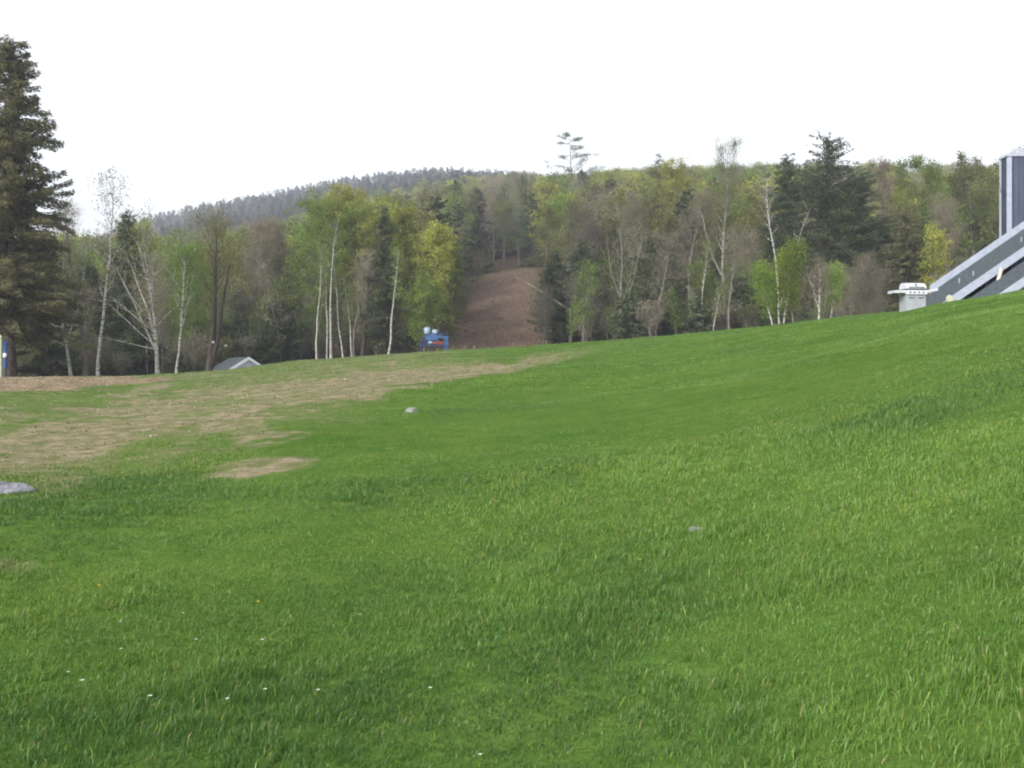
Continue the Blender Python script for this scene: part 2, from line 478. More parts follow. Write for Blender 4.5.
def build_trees():
    T = tree
    # --- left edge
    T('conifer', 9, 62, 36, 58, 'towering shaggy conifer at the left edge, tallest tree of all', 11, 'needle_warm', cards=46000, base=.12, gap=.08, ragged=.3, r0=.4, droop=.25, csz=.21, shape=.6, step=.33)
    T('conifer', 44, 78, 235, 26, 'dark conifer filling the gap right of the towering shaggy conifer', 12, cards=9000)
    T('conifer', -38, 74, 170, 60, 'dark conifer cut by the left edge, behind the towering one', 13, cards=9000)
    T('conifer', 86, 96, 262, 26, 'dim dark conifer behind the two white birches nearest the towering conifer', 14)
    T('birch', 72, 66, 196, 20, 'white birch closest to the towering conifer, forked low', 15, 'olive', forks=2, leafn=900, lean=-.05)
    T('birch', 98, 69, 164, 28, 'tallest slim white birch with airy leaves against the white sky', 16, 'olive', leafn=1300, base=.35, lean=.02)
    T('bare', 84, 80, 205, 16, 'thin bare tree between the two birches nearest the towering conifer', 17, twigs=2200)
    T('conifer', 126, 92, 208, 24, 'blue-dark conifer top between two white birches, left of the ridge', 18, cards=8000)
    T('conifer', 112, 100, 285, 26, 'low black-green conifer in deep shade left of the many-limbed birch', 19)
    T('birch', 158, 72, 214, 26, 'many-limbed white birch whose long bare branches reach left', 20, 'yellow', forks=5, leafn=1500, base=.55, lean=-.07, r0=.19,
      extra=((.22, PI, .55, 5.2), (.3, 2.9, .7, 4.6), (.2, 3.3, .2, 4.0), (.36, PI, .85, 4.2), (.33, .3, .9, 3.6)))
    T('birch', 176, 76, 238, 24, 'short white birch with green leafy crown, right of the many-limbed birch', 21, 'bright', forks=2, leafn=4200, base=.35, r0=.12)
    T('green', 146, 94, 222, 22, 'yellowish leafy tree top behind the many-limbed birch', 22, 'yellow', leafn=4000)
    T('green', 197, 98, 248, 26, 'round green tree behind the short green birch', 23, 'bright')
    T('bare', 208, 80, 222, 36, 'old dark forked tree beside the grey shed, thin olive crown', 24, 'olive', 'dark', twigs=4200, leafn=2600, forks=2, r0=.3, lean=.04, base=.45, brf=.28, extra=((.035, .1, 1.28, 9, .24),))
    T('bare', 252, 104, 226, 26, 'bare grey-brown tree rising straight above the shed roof', 25, 'twig_lilac')
    T('conifer', 238, 110, 288, 26, 'low dark conifer directly behind the shed gable', 26)
    T('conifer', 278, 100, 300, 24, 'squat dark conifer just right of the shed', 27)
    T('green', 268, 116, 245, 24, 'olive leafy tree between the shed tree and the birch stand', 28, 'olive')
    T('bare', 288, 120, 225, 20, 'thin bare tree at the left flank of the broad yellow-green tree', 29, 'twig_lilac')
    # --- birch stand and yellow-green trees
    T('green', 318, 106, 206, 42, 'broad green tree above the leaning birch poles', 30, 'green', leafn=10000, base=.22)
    T('green', 366, 108, 194, 42, 'broadest yellow-green tree, left of the narrow hemlock', 31, 'yellow', leafn=10500, base=.22)
    T('birch', 317, 97, 246, 9, 'thin birch pole leaning left, leftmost of the pole stand', 32, leafn=700, lean=-.12, base=.5, r0=.12, nl1=8)
    T('birch', 331, 98, 214, 12, 'straightest and whitest birch pole of the pole stand', 33, leafn=700, base=.5, r0=.16, lean=-.02, nl1=8)
    T('birch', 327, 99, 268, 8, 'short birch pole tucked against the whitest pole', 34, leafn=700, base=.5, r0=.1, nl1=6)
    T('birch', 344, 98, 262, 8, 'short slanting birch pole just right of the whitest pole', 35, leafn=700, base=.5, r0=.09, lean=-.12, nl1=6)
    T('birch', 352, 99, 284, 7, 'shortest faint birch pole in the pole stand', 36, leafn=700, base=.5, r0=.09, nl1=6)
    T('birch', 388, 96, 246, 9, 'white birch pole leaning right in front of the narrow hemlock', 37, leafn=700, base=.5, r0=.13, lean=.07, nl1=8)
    T('bare', 362, 101, 258, 14, 'dark crooked bare trunk inside the yellow-green trees', 38, bark='dark', twigs=1800, r0=.22)
    T('conifer', 384, 101, 203, 20, 'narrow grey-green hemlock standing before the yellow-green trees', 39, 'needle_grey', cards=7000, gap=.25, ragged=.45)
    T('green', 412, 106, 212, 22, 'yellow-green tree between the narrow hemlock and the brown trail', 40, 'yellow', leafn=6000)
    T('green', 438, 104, 230, 22, 'olive-yellow tree behind the blue machine', 41, 'yellow', leafn=6000, base=.1)
    T('green', 424, 101, 285, 20, 'low green tree left of the blue machine', 42, 'green', leafn=4500, base=.05)
    T('green', 452, 118, 248, 16, 'small green tree along the left edge of the brown trail', 43, 'green', base=.05, leafn=4500)
    T('shrub', 462, 134, 276, 13, 'grey leafless thicket halfway up the left edge of the brown trail', 44, twigs=2600, leafn=300, lsize=.12)
    T('shrub', 477, 168, 254, 11, 'upper leafless thicket where the brown trail narrows', 45, twigs=2600, leafn=500, lsize=.14)
    T('green', 519, 205, 220, 26, 'bright green tree at the head of the brown trail', 46, 'bright', base=.1, lsize=.3)
    T('pine', 577, 235, 135, 46, 'lanky pine standing alone above the skyline', 47)
    # --- right of the trail
    T('bare', 574, 112, 228, 26, 'grey bare tree directly below the lanky skyline pine', 48, 'twig_dark', twigs=6000, base=.12)
    T('shrub', 557, 108, 270, 20, 'dark leafless brush overhanging the right side of the brown trail', 49, 'twig_dark', twigs=5200, leafn=300)
    T('conifer', 553, 107, 250, 20, 'dark hemlock crowding the right edge of the brown trail, among bare brush', 85, 'needle', cards=7000, gap=.15)
    T('bare', 549, 116, 214, 22, 'grey-olive bare tree nearest the right edge of the brown trail', 88, 'olive', twigs=5200, leafn=2500, base=.12)
    T('shrub', 543, 103, 292, 15, 'low bare brush at the foot of the brown trail, right side', 87, 'twig_dark', twigs=3600, leafn=500)
    T('shrub', 586, 104, 278, 24, 'wide bare brush heap right of the brown trail', 50, 'twig_dark', twigs=5200, leafn=500)
    T('bare', 588, 116, 205, 28, 'bare tree just right of the one below the lanky skyline pine', 51, 'twig_dark', twigs=5600)
    T('birch', 622, 104, 222, 20, 'pale grey several-stemmed birch halfway between trail and hemlocks', 52, 'olive', 'birch_dim', forks=4, leafn=1200, r0=.12)
    T('conifer', 581, 107, 238, 24, 'dark hemlock below the lanky skyline pine', 89, 'needle', cards=8000, gap=.15)
    T('green', 612, 120, 196, 26, 'thin olive tree behind the several-stemmed grey birch', 53, 'olive', leafn=4000)
    T('bare', 640, 112, 200, 24, 'bare brown tree right of the several-stemmed grey birch', 54, 'twig_lilac')
    T('conifer', 655, 104, 236, 32, 'wide green hemlock in the middle of the tree wall', 55, 'needle_grey', cards=10000)
    T('conifer', 598, 110, 282, 26, 'low dark hemlock left of the several-stemmed grey birch', 56)
    T('conifer', 658, 140, 152, 20, 'conifer spire poking above the skyline beside the yellow treetop', 57, 'needle_grey', cards=5000, gap=.3)
    T('green', 686, 132, 163, 24, 'yellow treetop on the skyline right of the conifer spire', 58, 'yellow', leafn=5000)
    T('bare', 692, 112, 195, 24, 'bare grey tree below the yellow treetop', 59)
    T('birch', 704, 98, 243, 10, 'thin white birch left of the tall pale forked tree', 60, 'green', leafn=900, r0=.11, base=.5)
    T('birch', 714, 97, 290, 7, 'short thin birch at the grass edge below the tall pale forked tree', 61, 'green', leafn=600, r0=.08, base=.4)
    T('bare', 728, 104, 150, 26, 'tall pale forked bare tree topping the skyline left of the dark conifers', 62, 'olive', 'birch_dim', forks=2, twigs=3800, lean=-.03, base=.45, r0=.2)
    T('green', 745, 116, 192, 24, 'olive tree between the tall pale forked tree and the dark conifers', 63, 'olive', leafn=4500)
    T('bare', 756, 102, 238, 22, 'bare tree left of the leafy saplings, under the dark conifers', 64)
    T('conifer', 742, 100, 276, 20, 'low hemlock left of the leafy saplings', 65)
    T('conifer', 786, 108, 152, 34, 'second tallest of the big dark conifers, a white birch before it', 66, cards=13000, gap=.2)
    T('conifer', 826, 104, 136, 60, 'biggest dark conifer, highest of the dark cluster on the skyline', 67, cards=20000, gap=.1, ragged=.35, shape=.5)
    T('conifer', 858, 106, 172, 44, 'dark conifer leaning on the right flank of the biggest dark conifer', 68, cards=11000)
    T('conifer', 885, 112, 222, 26, 'smaller dark conifer ending the dark cluster on the right', 69)
    T('birch', 779, 99, 168, 18, 'leafless white birch in front of the second tallest dark conifer', 70, 'olive', 'birch', leafn=300, forks=2, base=.55, r0=.13)
    T('bare', 868, 86, 262, 22, 'pinkish grey bare bush behind the grass crest', 71, 'twig_lilac', twigs=4200, base=.1, forks=4)
    T('bare', 846, 88, 272, 16, 'low bare bush right of the leafy saplings', 72, 'twig_lilac', twigs=3000, base=.1, forks=4)
    T('conifer', 906, 100, 204, 32, 'brown-grey conifer directly behind the barbecue grill', 73, 'needle_warm', cards=11000, gap=.25)
    T('green', 935, 97, 228, 15, 'slim bright yellow-green tree right of the barbecue grill', 74, 'yellow', leafn=3000, base=.1)
    T('green', 898, 122, 172, 26, 'yellow-leaved tree right of the dark cluster on the skyline', 75, 'yellow', leafn=5500)
    T('green', 928, 118, 157, 30, 'tall pale green tree on the skyline above the barbecue grill', 76, 'green', leafn=7000)
    T('conifer', 958, 124, 153, 16, 'thin conifer spire left of the chimney', 77, 'needle_grey', cards=4500)
    T('green', 984, 117, 157, 30, 'broad olive tree just left of the chimney', 78, 'olive', leafn=7000)
    T('bare', 952, 106, 205, 26, 'bare brown tree below the thin conifer spire', 79, 'twig_lilac')
    T('bare', 876, 118, 166, 22, 'bare pinkish treetop right of the biggest dark conifer', 80, 'twig_lilac')
    T('conifer', 985, 104, 240, 26, 'dark hemlock above the white roof edge', 81, 'needle_grey')
    T('green', 1020, 112, 165, 34, 'leafy tree behind the chimney', 82, 'olive')
    T('bare', 1060, 110, 175, 34, 'bare tree hidden behind the house roof', 83)
    T('conifer', 930, 106, 262, 24, 'low dark hemlock behind the slim yellow-green tree', 84)
    # --- leafy saplings on the crest
    gs = 'young birches on the crest of the lawn'
    T('birch', 783, 60, 246, 16, 'tallest leafy young birch on the lawn crest', 90, 'green', group=gs, leafn=6500, lsize=.1, base=.16, r0=.075, nl1=26, lean=-.03)
    T('birch', 774, 59, 266, 13, 'left-leaning leafy young birch, leftmost on the lawn crest', 91, 'bright', group=gs, leafn=4200, lsize=.1, base=.2, r0=.05, lean=-.2)
    T('birch', 794, 61, 254, 12, 'leafy young birch just right of the tallest young birch', 92, 'yellow', group=gs, leafn=4200, lsize=.1, base=.2, r0=.055, lean=.06)
    T('birch', 818, 59, 262, 9, 'reddish bare young birch with a forked white trunk', 93, 'twig_lilac', group=gs, leafn=300, twigs=900, lsize=.1, base=.45, r0=.07, forks=2)
    T('birch', 828, 60, 268, 10, 'rightmost green young birch leaning right on the lawn crest', 94, 'bright', group=gs, leafn=2600, lsize=.1, base=.3, r0=.05, lean=.16)
    # dead leaning snag beside the trail
    t = thing('dead_snag', at(570, 106), 'pale dead trunk leaning left over the brown trail', 'dead tree')
    mb = MB(); r = np.random.default_rng(5)
    mb.tube(bpath((0, 0, 3.5), (-.85, 0, .55), 7.0, 8, r, .0, .03), np.linspace(.12, .03, 8), 6)
    mb.tube(bpath((0, 0, -.3), (.0, 0, 1), 3.9, 4, r, 0, .02), np.linspace(.16, .12, 4), 6)
    mb.obj('trunk', M['birch_dim'], t, True)

build_trees()

# ------------------------------------------------------------------ forest masses and undergrowth (stuff)
def source(name, tk, cr, bark, leaf):
    mb = MB()
    m = MB(); m.V = tk.V + cr.V; m.tone = tk.tone + cr.tone
    m.Q = [q for q in tk.Q] + [q + tk.n for q in cr.Q]; m.T = list(tk.T)
    m.n = tk.n + cr.n
    me = m.mesh(name, [M[bark], M[leaf]])
    nt_ = sum(len(q) for q in tk.Q); nq = sum(len(q) for q in m.Q)
    idx = np.zeros(len(me.polygons), np.int32); idx[nt_:nq] = 1
    me.polygons.foreach_set('material_index', idx)
    return bpy.data.objects.new(name, me)

def mass(name, pts, rot, scl, idx, sources, label, cat='forest'):
    me = bpy.data.meshes.new(name)
    me.from_pydata([tuple(p) for p in pts], [], [])
    for n, v, ty in (('turn', rot, 'FLOAT'), ('size', scl, 'FLOAT'), ('pick', idx, 'INT')):
        a = me.attributes.new(n, ty, 'POINT'); a.data.foreach_set('value', np.asarray(v, np.int32 if ty == 'INT' else np.float32))
    o = bpy.data.objects.new(name, me); C.objects.link(o)
    ng = bpy.data.node_groups.new(name, 'GeometryNodeTree')
    ng.interface.new_socket('Geometry', in_out='INPUT', socket_type='NodeSocketGeometry')
    ng.interface.new_socket('Geometry', in_out='OUTPUT', socket_type='NodeSocketGeometry')
    N = ng.nodes.new; Lk = ng.links.new
    gi, go, jn = N('NodeGroupInput'), N('NodeGroupOutput'), N('GeometryNodeJoinGeometry')
    def named(n, ty):
        a = N('GeometryNodeInputNamedAttribute'); a.data_type = ty; a.inputs[0].default_value = n
        return a.outputs[0]
    pick, turn, size = named('pick', 'INT'), named('turn', 'FLOAT'), named('size', 'FLOAT')
    cx = N('ShaderNodeCombineXYZ'); Lk(turn, cx.inputs[2])
    for k, so in enumerate(sources):
        oi = N('GeometryNodeObjectInfo'); oi.inputs['Object'].default_value = so; oi.inputs['As Instance'].default_value = True
        cmp = N('FunctionNodeCompare'); cmp.data_type = 'INT'; cmp.operation = 'EQUAL'; cmp.inputs[3].default_value = k
        Lk(pick, cmp.inputs[2])
        ip = N('GeometryNodeInstanceOnPoints')
        Lk(gi.outputs[0], ip.inputs['Points']); Lk(cmp.outputs[0], ip.inputs['Selection']); Lk(oi.outputs['Geometry'], ip.inputs['Instance'])
        Lk(cx.outputs[0], ip.inputs['Rotation']); Lk(size, ip.inputs['Scale'])
        Lk(ip.outputs[0], jn.inputs[0])
    Lk(jn.outputs[0], go.inputs[0])
    md = o.modifiers.new('instances', 'NODES'); md.node_group = ng
    return tag(o, label, cat, kind='stuff')

def jitter_grid(x0, x1, y0, y1, s):
    xs, ys = np.meshgrid(np.arange(x0, x1, s), np.arange(y0, y1, s))
    x = xs.ravel() + rng.uniform(-.5, .5, xs.size) * s; y = ys.ravel() + rng.uniform(-.5, .5, xs.size) * s
    return x, y

def build_masses():
    src = []
    for k, (mt, bk) in enumerate((('twig', 'grey'), ('twig_lilac', 'grey'), ('twig_lilac', 'birch_dim'))):
        src.append(source('hill_bare_tree', *broadleaf(15, 3.2, 200 + k, leafn=500, lsize=.2, twigs=2600, nl1=26, el=.95, env='up', tsig=.4), bk, mt))
    for k, mt in enumerate(('olive', 'yellow', 'green')):
        src.append(source('hill_leafy_tree', *broadleaf(14.5, 3.6, 210 + k, leafn=2600, lsize=.32, nl1=24, base=.25, tsig=.42), 'grey', mt))
    for k, mt in enumerate(('needle', 'needle_grey')):
        src.append(source('hill_conifer', *conifer(16, 3.0, 220 + k, cards=2600, csz=.6, step=.9), 'dark', mt))
    x, y = jitter_grid(-330, 330, 118, 430, 5.0)
    k = (np.abs(x) < .68 * y) & (trail(x, y) < .05)
    k &= ~((y < 175) & (x > -8.5) & (x < 6))
    x, y = x[k], y[k]
    n = len(x); cl = fbm(x * .03, y * .03, 71, 2); px = 512 + F * x / y
    q = rng.random(n)
    grp = np.where(q < .32, 0, np.where(q < .87, 1, 2))
    grp = np.where((cl > .56) & (q < .36), 1, grp); grp = np.where((cl < .36) & (q > .75), 2, grp)
    idx = np.where(grp == 0, rng.integers(0, 3, n), np.where(grp == 1, 3 + rng.choice(3, n, p=(.4, .35, .25)), 6 + rng.integers(0, 2, n)))
    z = ground(x, y) - .2
    mass('hillside_forest', np.stack([x, y, z], 1), rng.uniform(0, 6.28, n), rng.uniform(.7, 1.12, n), idx, src,
         'spring forest of bare, budding and evergreen trees covering the near hillside')
    far = [source('ridge_bare_tree', *broadleaf(14, 3.4, 230, leafn=420, lsize=.6, twigs=260, nl1=9, el=.9, env='up', tsig=.6), 'grey', 'twig'),
           source('ridge_conifer', *conifer(16, 3.0, 231, cards=420, csz=1.2, step=1.8), 'dark', 'needle_blue'),
           source('ridge_leafy_tree', *broadleaf(14, 3.8, 232, leafn=520, lsize=.75, nl1=9, base=.25, tsig=.6), 'grey', 'olive')]
    x, y = jitter_grid(-640, 160, 430, 960, 7.5)
    k = (x > -.68 * y) & (x < .14 * y)
    x, y = x[k], y[k]; n = len(x)
    idx = rng.choice(3, n, p=(.10, .84, .06))
    mass('ridge_forest', np.stack([x, y, ground(x, y) - .3], 1), rng.uniform(0, 6.28, n), rng.uniform(.6, 1.15, n), idx, far,
         'distant blue-grey forest on the long ridge behind everything')
    us = [source('brush', *broadleaf(3.0, 1.5, 240, leafn=260, lsize=.13, twigs=900, nl1=9, forks=6, base=.05, r0=.035, env='up', tsig=.25), 'grey', 'twig'),
          source('leafy_brush', *broadleaf(2.4, 1.5, 241, leafn=1100, lsize=.16, twigs=200, nl1=9, forks=5, base=.05, r0=.03, env='round', tsig=.25), 'grey', 'olive'),
          source('young_hemlock', *conifer(4.2, 1.6, 242, cards=1500, csz=.34, base=.02), 'dark', 'needle'),
          source('young_leafy_tree', *broadleaf(6.5, 1.6, 243, leafn=1100, lsize=.2, twigs=500, nl1=18, base=.2, r0=.06, env='up'), 'grey', 'green'),
          source('young_bare_tree', *broadleaf(9, 1.4, 244, leafn=200, lsize=.12, twigs=1500, nl1=18, base=.25, r0=.08, env='up'), 'grey', 'twig')]
    x, y = jitter_grid(-75, 75, 76, 128, 2.3)
    px = 512 + F * x / y
    edge = np.interp(px, [-100, 200, 260, 300, 440, 560, 700, 1130], [78, 84, 96, 101, 101, 99, 97, 90])
    k = (y > edge) & (trail(x, y) < .02) & ~((x > -9.5) & (x < 5.2)) & (np.abs(x) < .62 * y)
    x, y = x[k], y[k]; n = len(x)
    idx = rng.choice(5, n, p=(.24, .22, .16, .24, .14))
    mass('undergrowth', np.stack([x, y, ground(x, y) - .1], 1), rng.uniform(0, 6.28, n), rng.uniform(.5, 1.25, n), idx, us,
         'tangle of brush and young hemlocks under the trees at the edge of the lawn', 'undergrowth')
build_masses()

# ------------------------------------------------------------------ ground sheet
def build_ground():
    az_f = np.radians(np.linspace(-33, 33, 660))                 # from the view axis
    az_b = np.radians(np.linspace(33, 327, 150))[1:-1]
    az = np.concatenate([az_f, az_b]); na = len(az)
    R = np.concatenate([[.6], np.geomspace(1.4, 1500, 560)]); nr = len(R)
    RR, AA = np.meshgrid(R, az, indexing='ij')
    X = (RR * np.sin(AA)).ravel(); Y = (RR * np.cos(AA)).ravel()
    Z = ground(X, Y)
    V = np.stack([X, Y, Z], 1)
    V = np.vstack([V, [0, 0, float(ground(0, 0))]])
    i = np.arange(nr - 1)[:, None] * na; j = np.arange(na)[None, :]; j2 = (j + 1) % na
    Q = np.stack([i + j, i + na + j, i + na + j2, i + j2], -1).reshape(-1, 4)[:, ::-1]
    T = np.stack([np.full(na, nr * na), (np.arange(na) + 1) % na, np.arange(na)], 1)
    mb = MB(); mb.add(V, Q, T)
    m, nt, b, out = new_mat('meadow_ground')
    aw = attr_n(nt, 'worn').outputs['Fac']; am = attr_n(nt, 'mulch').outputs['Fac']; at_ = attr_n(nt, 'trail').outputs['Fac']; af = attr_n(nt, 'wood').outputs['Fac']
    n1 = noise_n(nt, .35, 6); n2 = noise_n(nt, 3.5, 5); n3 = noise_n(nt, 14, 4); n4 = noise_n(nt, 1.1, 5, sc=(.6, 1.4, 1))
    grass = mixc(nt, mapr(nt, n1, .32, .68), (.04, .084, .016), (.072, .126, .026))
    grass = mixc(nt, mapr(nt, n4, .35, .7, 0, .7), grass, (.09, .13, .03))
    grass = mixc(nt, mapr(nt, n2, .35, .68, .0, .55), grass, (.03, .075, .012))
    straw = mixc(nt, mapr(nt, n2, .35, .65), (.15, .118, .083), (.27, .218, .155))
    straw = mixc(nt, mapr(nt, n3, .42, .66, 0, .6), straw, (.10, .09, .05))
    wf = mapr(nt, math_n(nt, 'ADD', aw, math_n(nt, 'MULTIPLY', math_n(nt, 'MULTIPLY', math_n(nt, 'SUBTRACT', n2, .5), 1.9), mapr(nt, aw, 0, .3))), .12, .92)
    c = mixc(nt, wf, grass, straw)
    mul = mixc(nt, mapr(nt, noise_n(nt, 1.1, 6, rough=.75), .38, .62), (.09, .066, .042), (.27, .215, .15))
    mul = mixc(nt, mapr(nt, n3, .5, .7, 0, .5), mul, (.07, .05, .03))
    c = mixc(nt, mapr(nt, math_n(nt, 'ADD', am, math_n(nt, 'MULTIPLY', math_n(nt, 'SUBTRACT', n4, .5), 1.2)), .3, .7), c, mul)
    litter = mixc(nt, mapr(nt, n2, .3, .7), (.050, .038, .026), (.12, .088, .06))
    c = mixc(nt, af, c, litter)
    n5 = noise_n(nt, 1.6, 6, rough=.75); n6 = noise_n(nt, .16, 3)
    tr = mixc(nt, mapr(nt, n5, .36, .64), (.076, .050, .038), (.195, .134, .10))
    tr = mixc(nt, mapr(nt, n6, .45, .7, 0, .55), tr, (.13, .105, .065))
    tr = mixc(nt, mapr(nt, n3, .52, .7, 0, .6), tr, (.07, .045, .035))
    c = mixc(nt, at_, c, tr)
    nt.links.new(c, b.inputs['Base Color']); b.inputs['Roughness'].default_value = 1
    b.inputs['Specular IOR Level'].default_value = 0
    bp = nt.nodes.new('ShaderNodeBump'); bp.inputs['Strength'].default_value = .4; bp.inputs['Distance'].default_value = .12
    nt.links.new(math_n(nt, 'ADD', n2, math_n(nt, 'MULTIPLY', n3, .4)), bp.inputs['Height']); nt.links.new(bp.outputs[0], b.inputs['Normal'])
    o = mb.obj('ground', m, None, True)
    Xa, Ya = V[:, 0], V[:, 1]
    tv = trail(Xa, Ya)
    D = np.maximum(Ya, np.abs(Xa) / U_MAX)
    for nme, v in (('worn', worn(Xa, Ya)), ('mulch', mulch(Xa, Ya)), ('trail', tv), ('wood', sstep(88, 99, D + 4 * (fbm(Xa * .2, Ya * .2, 77) - .5)) * (1 - tv))):
        a = o.data.attributes.new(nme, 'FLOAT', 'POINT'); a.data.foreach_set('value', np.asarray(v, np.float32))
    tag(o, 'sloping lawn running up to the wooded hills', 'ground', kind='structure')
build_ground()

# ------------------------------------------------------------------ grass blades (stuff)
def build_grass():
    Ps = []; Hs = []; Ws = []; Ds = []; Cs = []
    tussocks = [(*hit(px_, py_), r_, f_) for px_, py_, r_, f_ in ((722, 527, .35, 1.3), (240, 655, .25, .8), (880, 430, .6, .7), (810, 585, .3, .7), (700, 690, .25, .7), (960, 690, .4, .9), (600, 470, .5, .5), (100, 720, .3, .6), (560, 610, .3, .5))]
    def band(y0, y1, tufts, per, hgt, wid, spread):
        # tufts per square metre, blades per tuft
        side = 3.0 if y0 < 15 else 1.5                  # a strip beyond each edge of the view
        area = .62 * (y1 * y1 - y0 * y0) * (1 + side / (.31 * (y0 + y1)))
        n = int(area * tufts)
        Y = np.sqrt(rng.random(n) * (y1 * y1 - y0 * y0) + y0 * y0)
        Y = np.maximum(Y * rng.uniform(.88, 1.14, n), 2.3)
        X = rng.uniform(-1, 1, n) * (.62 * Y + side)
        big = fbm(X * .45, Y * .55, 101, 3); mid = vnoise(X * 2.2, Y * 2.2, 111)
        w = worn(X, Y); mu = mulch(X, Y)
        keep = (rng.random(n) > w * .45) & (mu < .3)
        # stay inside the lawn
        dc = np.interp(np.clip(X / Y, -U_MAX, U_MAX), _tabu, CREST_D)
        keep &= Y < dc * 1.25
        keep &= (np.abs(X) < .60 * Y + .4) | (rng.random(n) < .6)
        X, Y, big, mid, w = X[keep], Y[keep], big[keep], mid[keep], w[keep]
        n = len(X)
        th = hgt * (.48 + .38 * sstep(.36, .66, big) + .42 * sstep(.5, .95, mid) * rng.random(n)) * (1 - .45 * w)
        for sx, sy, sr, sf in tussocks:
            th = th * (1 + sf * np.exp(-((X - sx) ** 2 + (Y - sy) ** 2) / sr ** 2))
        i = np.repeat(np.arange(n), per)
        N = len(i)
        a = rng.uniform(0, 6.283, N); rr = spread * np.sqrt(rng.random(N))
        bx = X[i] + np.cos(a) * rr; by = Y[i] + np.sin(a) * rr
        h = th[i] * rng.uniform(.45, 1.15, N)
        h = np.where(rng.random(N) < .02, h * 1.7, h)
        lean = rng.uniform(.15, 1.1, N)
        az = a + rng.normal(size=N) * .7
        az = np.where(rng.random(N) < .35, .4 + rng.normal(size=N) * .5, az)   # some blades bent one way
        Ps.append(np.stack([bx, by, ground(bx, by) - .012], 1)); Hs.append(h); Ws.append(wid * rng.uniform(.6, 1.4, N))
        Ds.append(np.stack([np.cos(az) * lean, np.sin(az) * lean], 1))
        # colours: young green, bluish green, yellow-green, some straw
        hue = fbm(bx * .5, by * .5, 131, 3)[:, None]; k = rng.random(N)[:, None]
        col = np.array([.050, .126, .021]) * (1 - k) + np.array([.103, .206, .037]) * k
        hz = sstep(.36, .64, hue)
        col = col * (1 + .3 * (hz - .5)) * (np.array([1.2, 1.05, .95]) * hz + np.array([.95, .98, 1.03]) * (1 - hz))
        col = col * (.72 + .5 * fbm(bx * .9 + 7, by * .9, 151, 3))[:, None]
        yel = (rng.random(N) <   .06 + .22 * (fbm(bx * .25, by * .35, 141, 2) > .55))[:, None]
        col = np.where(yel, np.array([.18, .24, .035]) * (.7 + .6 * k), col)
        st = (rng.random(N) < .009 + .6 * w[i])[:, None]
        col = np.where(st, np.array([.30, .25, .14]) * (.6 + .6 * k), col)
        Cs.append(col)
    band(2.3, 6, 450, 20, .086, .0038, .06)
    band(6, 11, 230, 18, .066, .0050, .07)
    band(11, 20, 105, 16, .050, .0060, .09)
    band(20, 38, 18, 14, .06, .013, .16)
    band(38, 86, 4.5, 12, .065, .028, .3)
    P = np.vstack(Ps); H = np.concatenate(Hs); W = np.concatenate(Ws); D = np.vstack(Ds); col = np.vstack(Cs)
    N = len(P)
    print('blades', N)
    fa = rng.uniform(0, 6.283, N)
    side = np.stack([np.cos(fa), np.sin(fa), np.zeros(N)], 1) * (W / 2)[:, None]
    mid = P + np.stack([D[:, 0] * H * .28, D[:, 1] * H * .28, H * .6], 1)
    tip = P + np.stack([D[:, 0] * H * .95, D[:, 1] * H * .95, H * (1.05 - .45 * np.linalg.norm(D, axis=1))], 1)
    V = np.stack([P - side, P + side, mid + side * .8, mid - side * .8, tip], 1).reshape(-1, 3)
    b = np.arange(N)[:, None] * 5
    mb = MB(); mb.add(V, b + np.array([[0, 1, 2, 3]]), b + np.array([[3, 2, 4]]))
    m, nt, bs, out = new_mat('grass_blades')
    nt.nodes.remove(bs)
    a = attr_n(nt, 'blade_colour').outputs['Color']
    d = nt.nodes.new('ShaderNodeBsdfDiffuse'); t = nt.nodes.new('ShaderNodeBsdfTranslucent'); g = nt.nodes.new('ShaderNodeBsdfGlossy')
    g.inputs['Roughness'].default_value = .45; g.inputs['Color'].default_value = (.8, .85, .8, 1)
    nt.links.new(a, d.inputs[0]); nt.links.new(a, t.inputs[0])
    mx = nt.nodes.new('ShaderNodeMixShader'); mx.inputs[0].default_value = .35
    m2 = nt.nodes.new('ShaderNodeMixShader'); m2.inputs[0].default_value = .03
    nt.links.new(d.outputs[0], mx.inputs[1]); nt.links.new(t.outputs[0], mx.inputs[2])
    nt.links.new(mx.outputs[0], m2.inputs[1]); nt.links.new(g.outputs[0], m2.inputs[2]); nt.links.new(m2.outputs[0], out.inputs[0])
    o = mb.obj('grass', m)
    ca = o.data.attributes.new('blade_colour', 'FLOAT_COLOR', 'POINT')
    cc = np.ones((N, 4), np.float32); cc[:, :3] = col
    ca.data.foreach_set('color', np.repeat(cc, 5, axis=0).ravel())
    tag(o, 'lush green meadow grass covering the slope', 'grass', kind='stuff')
build_grass()

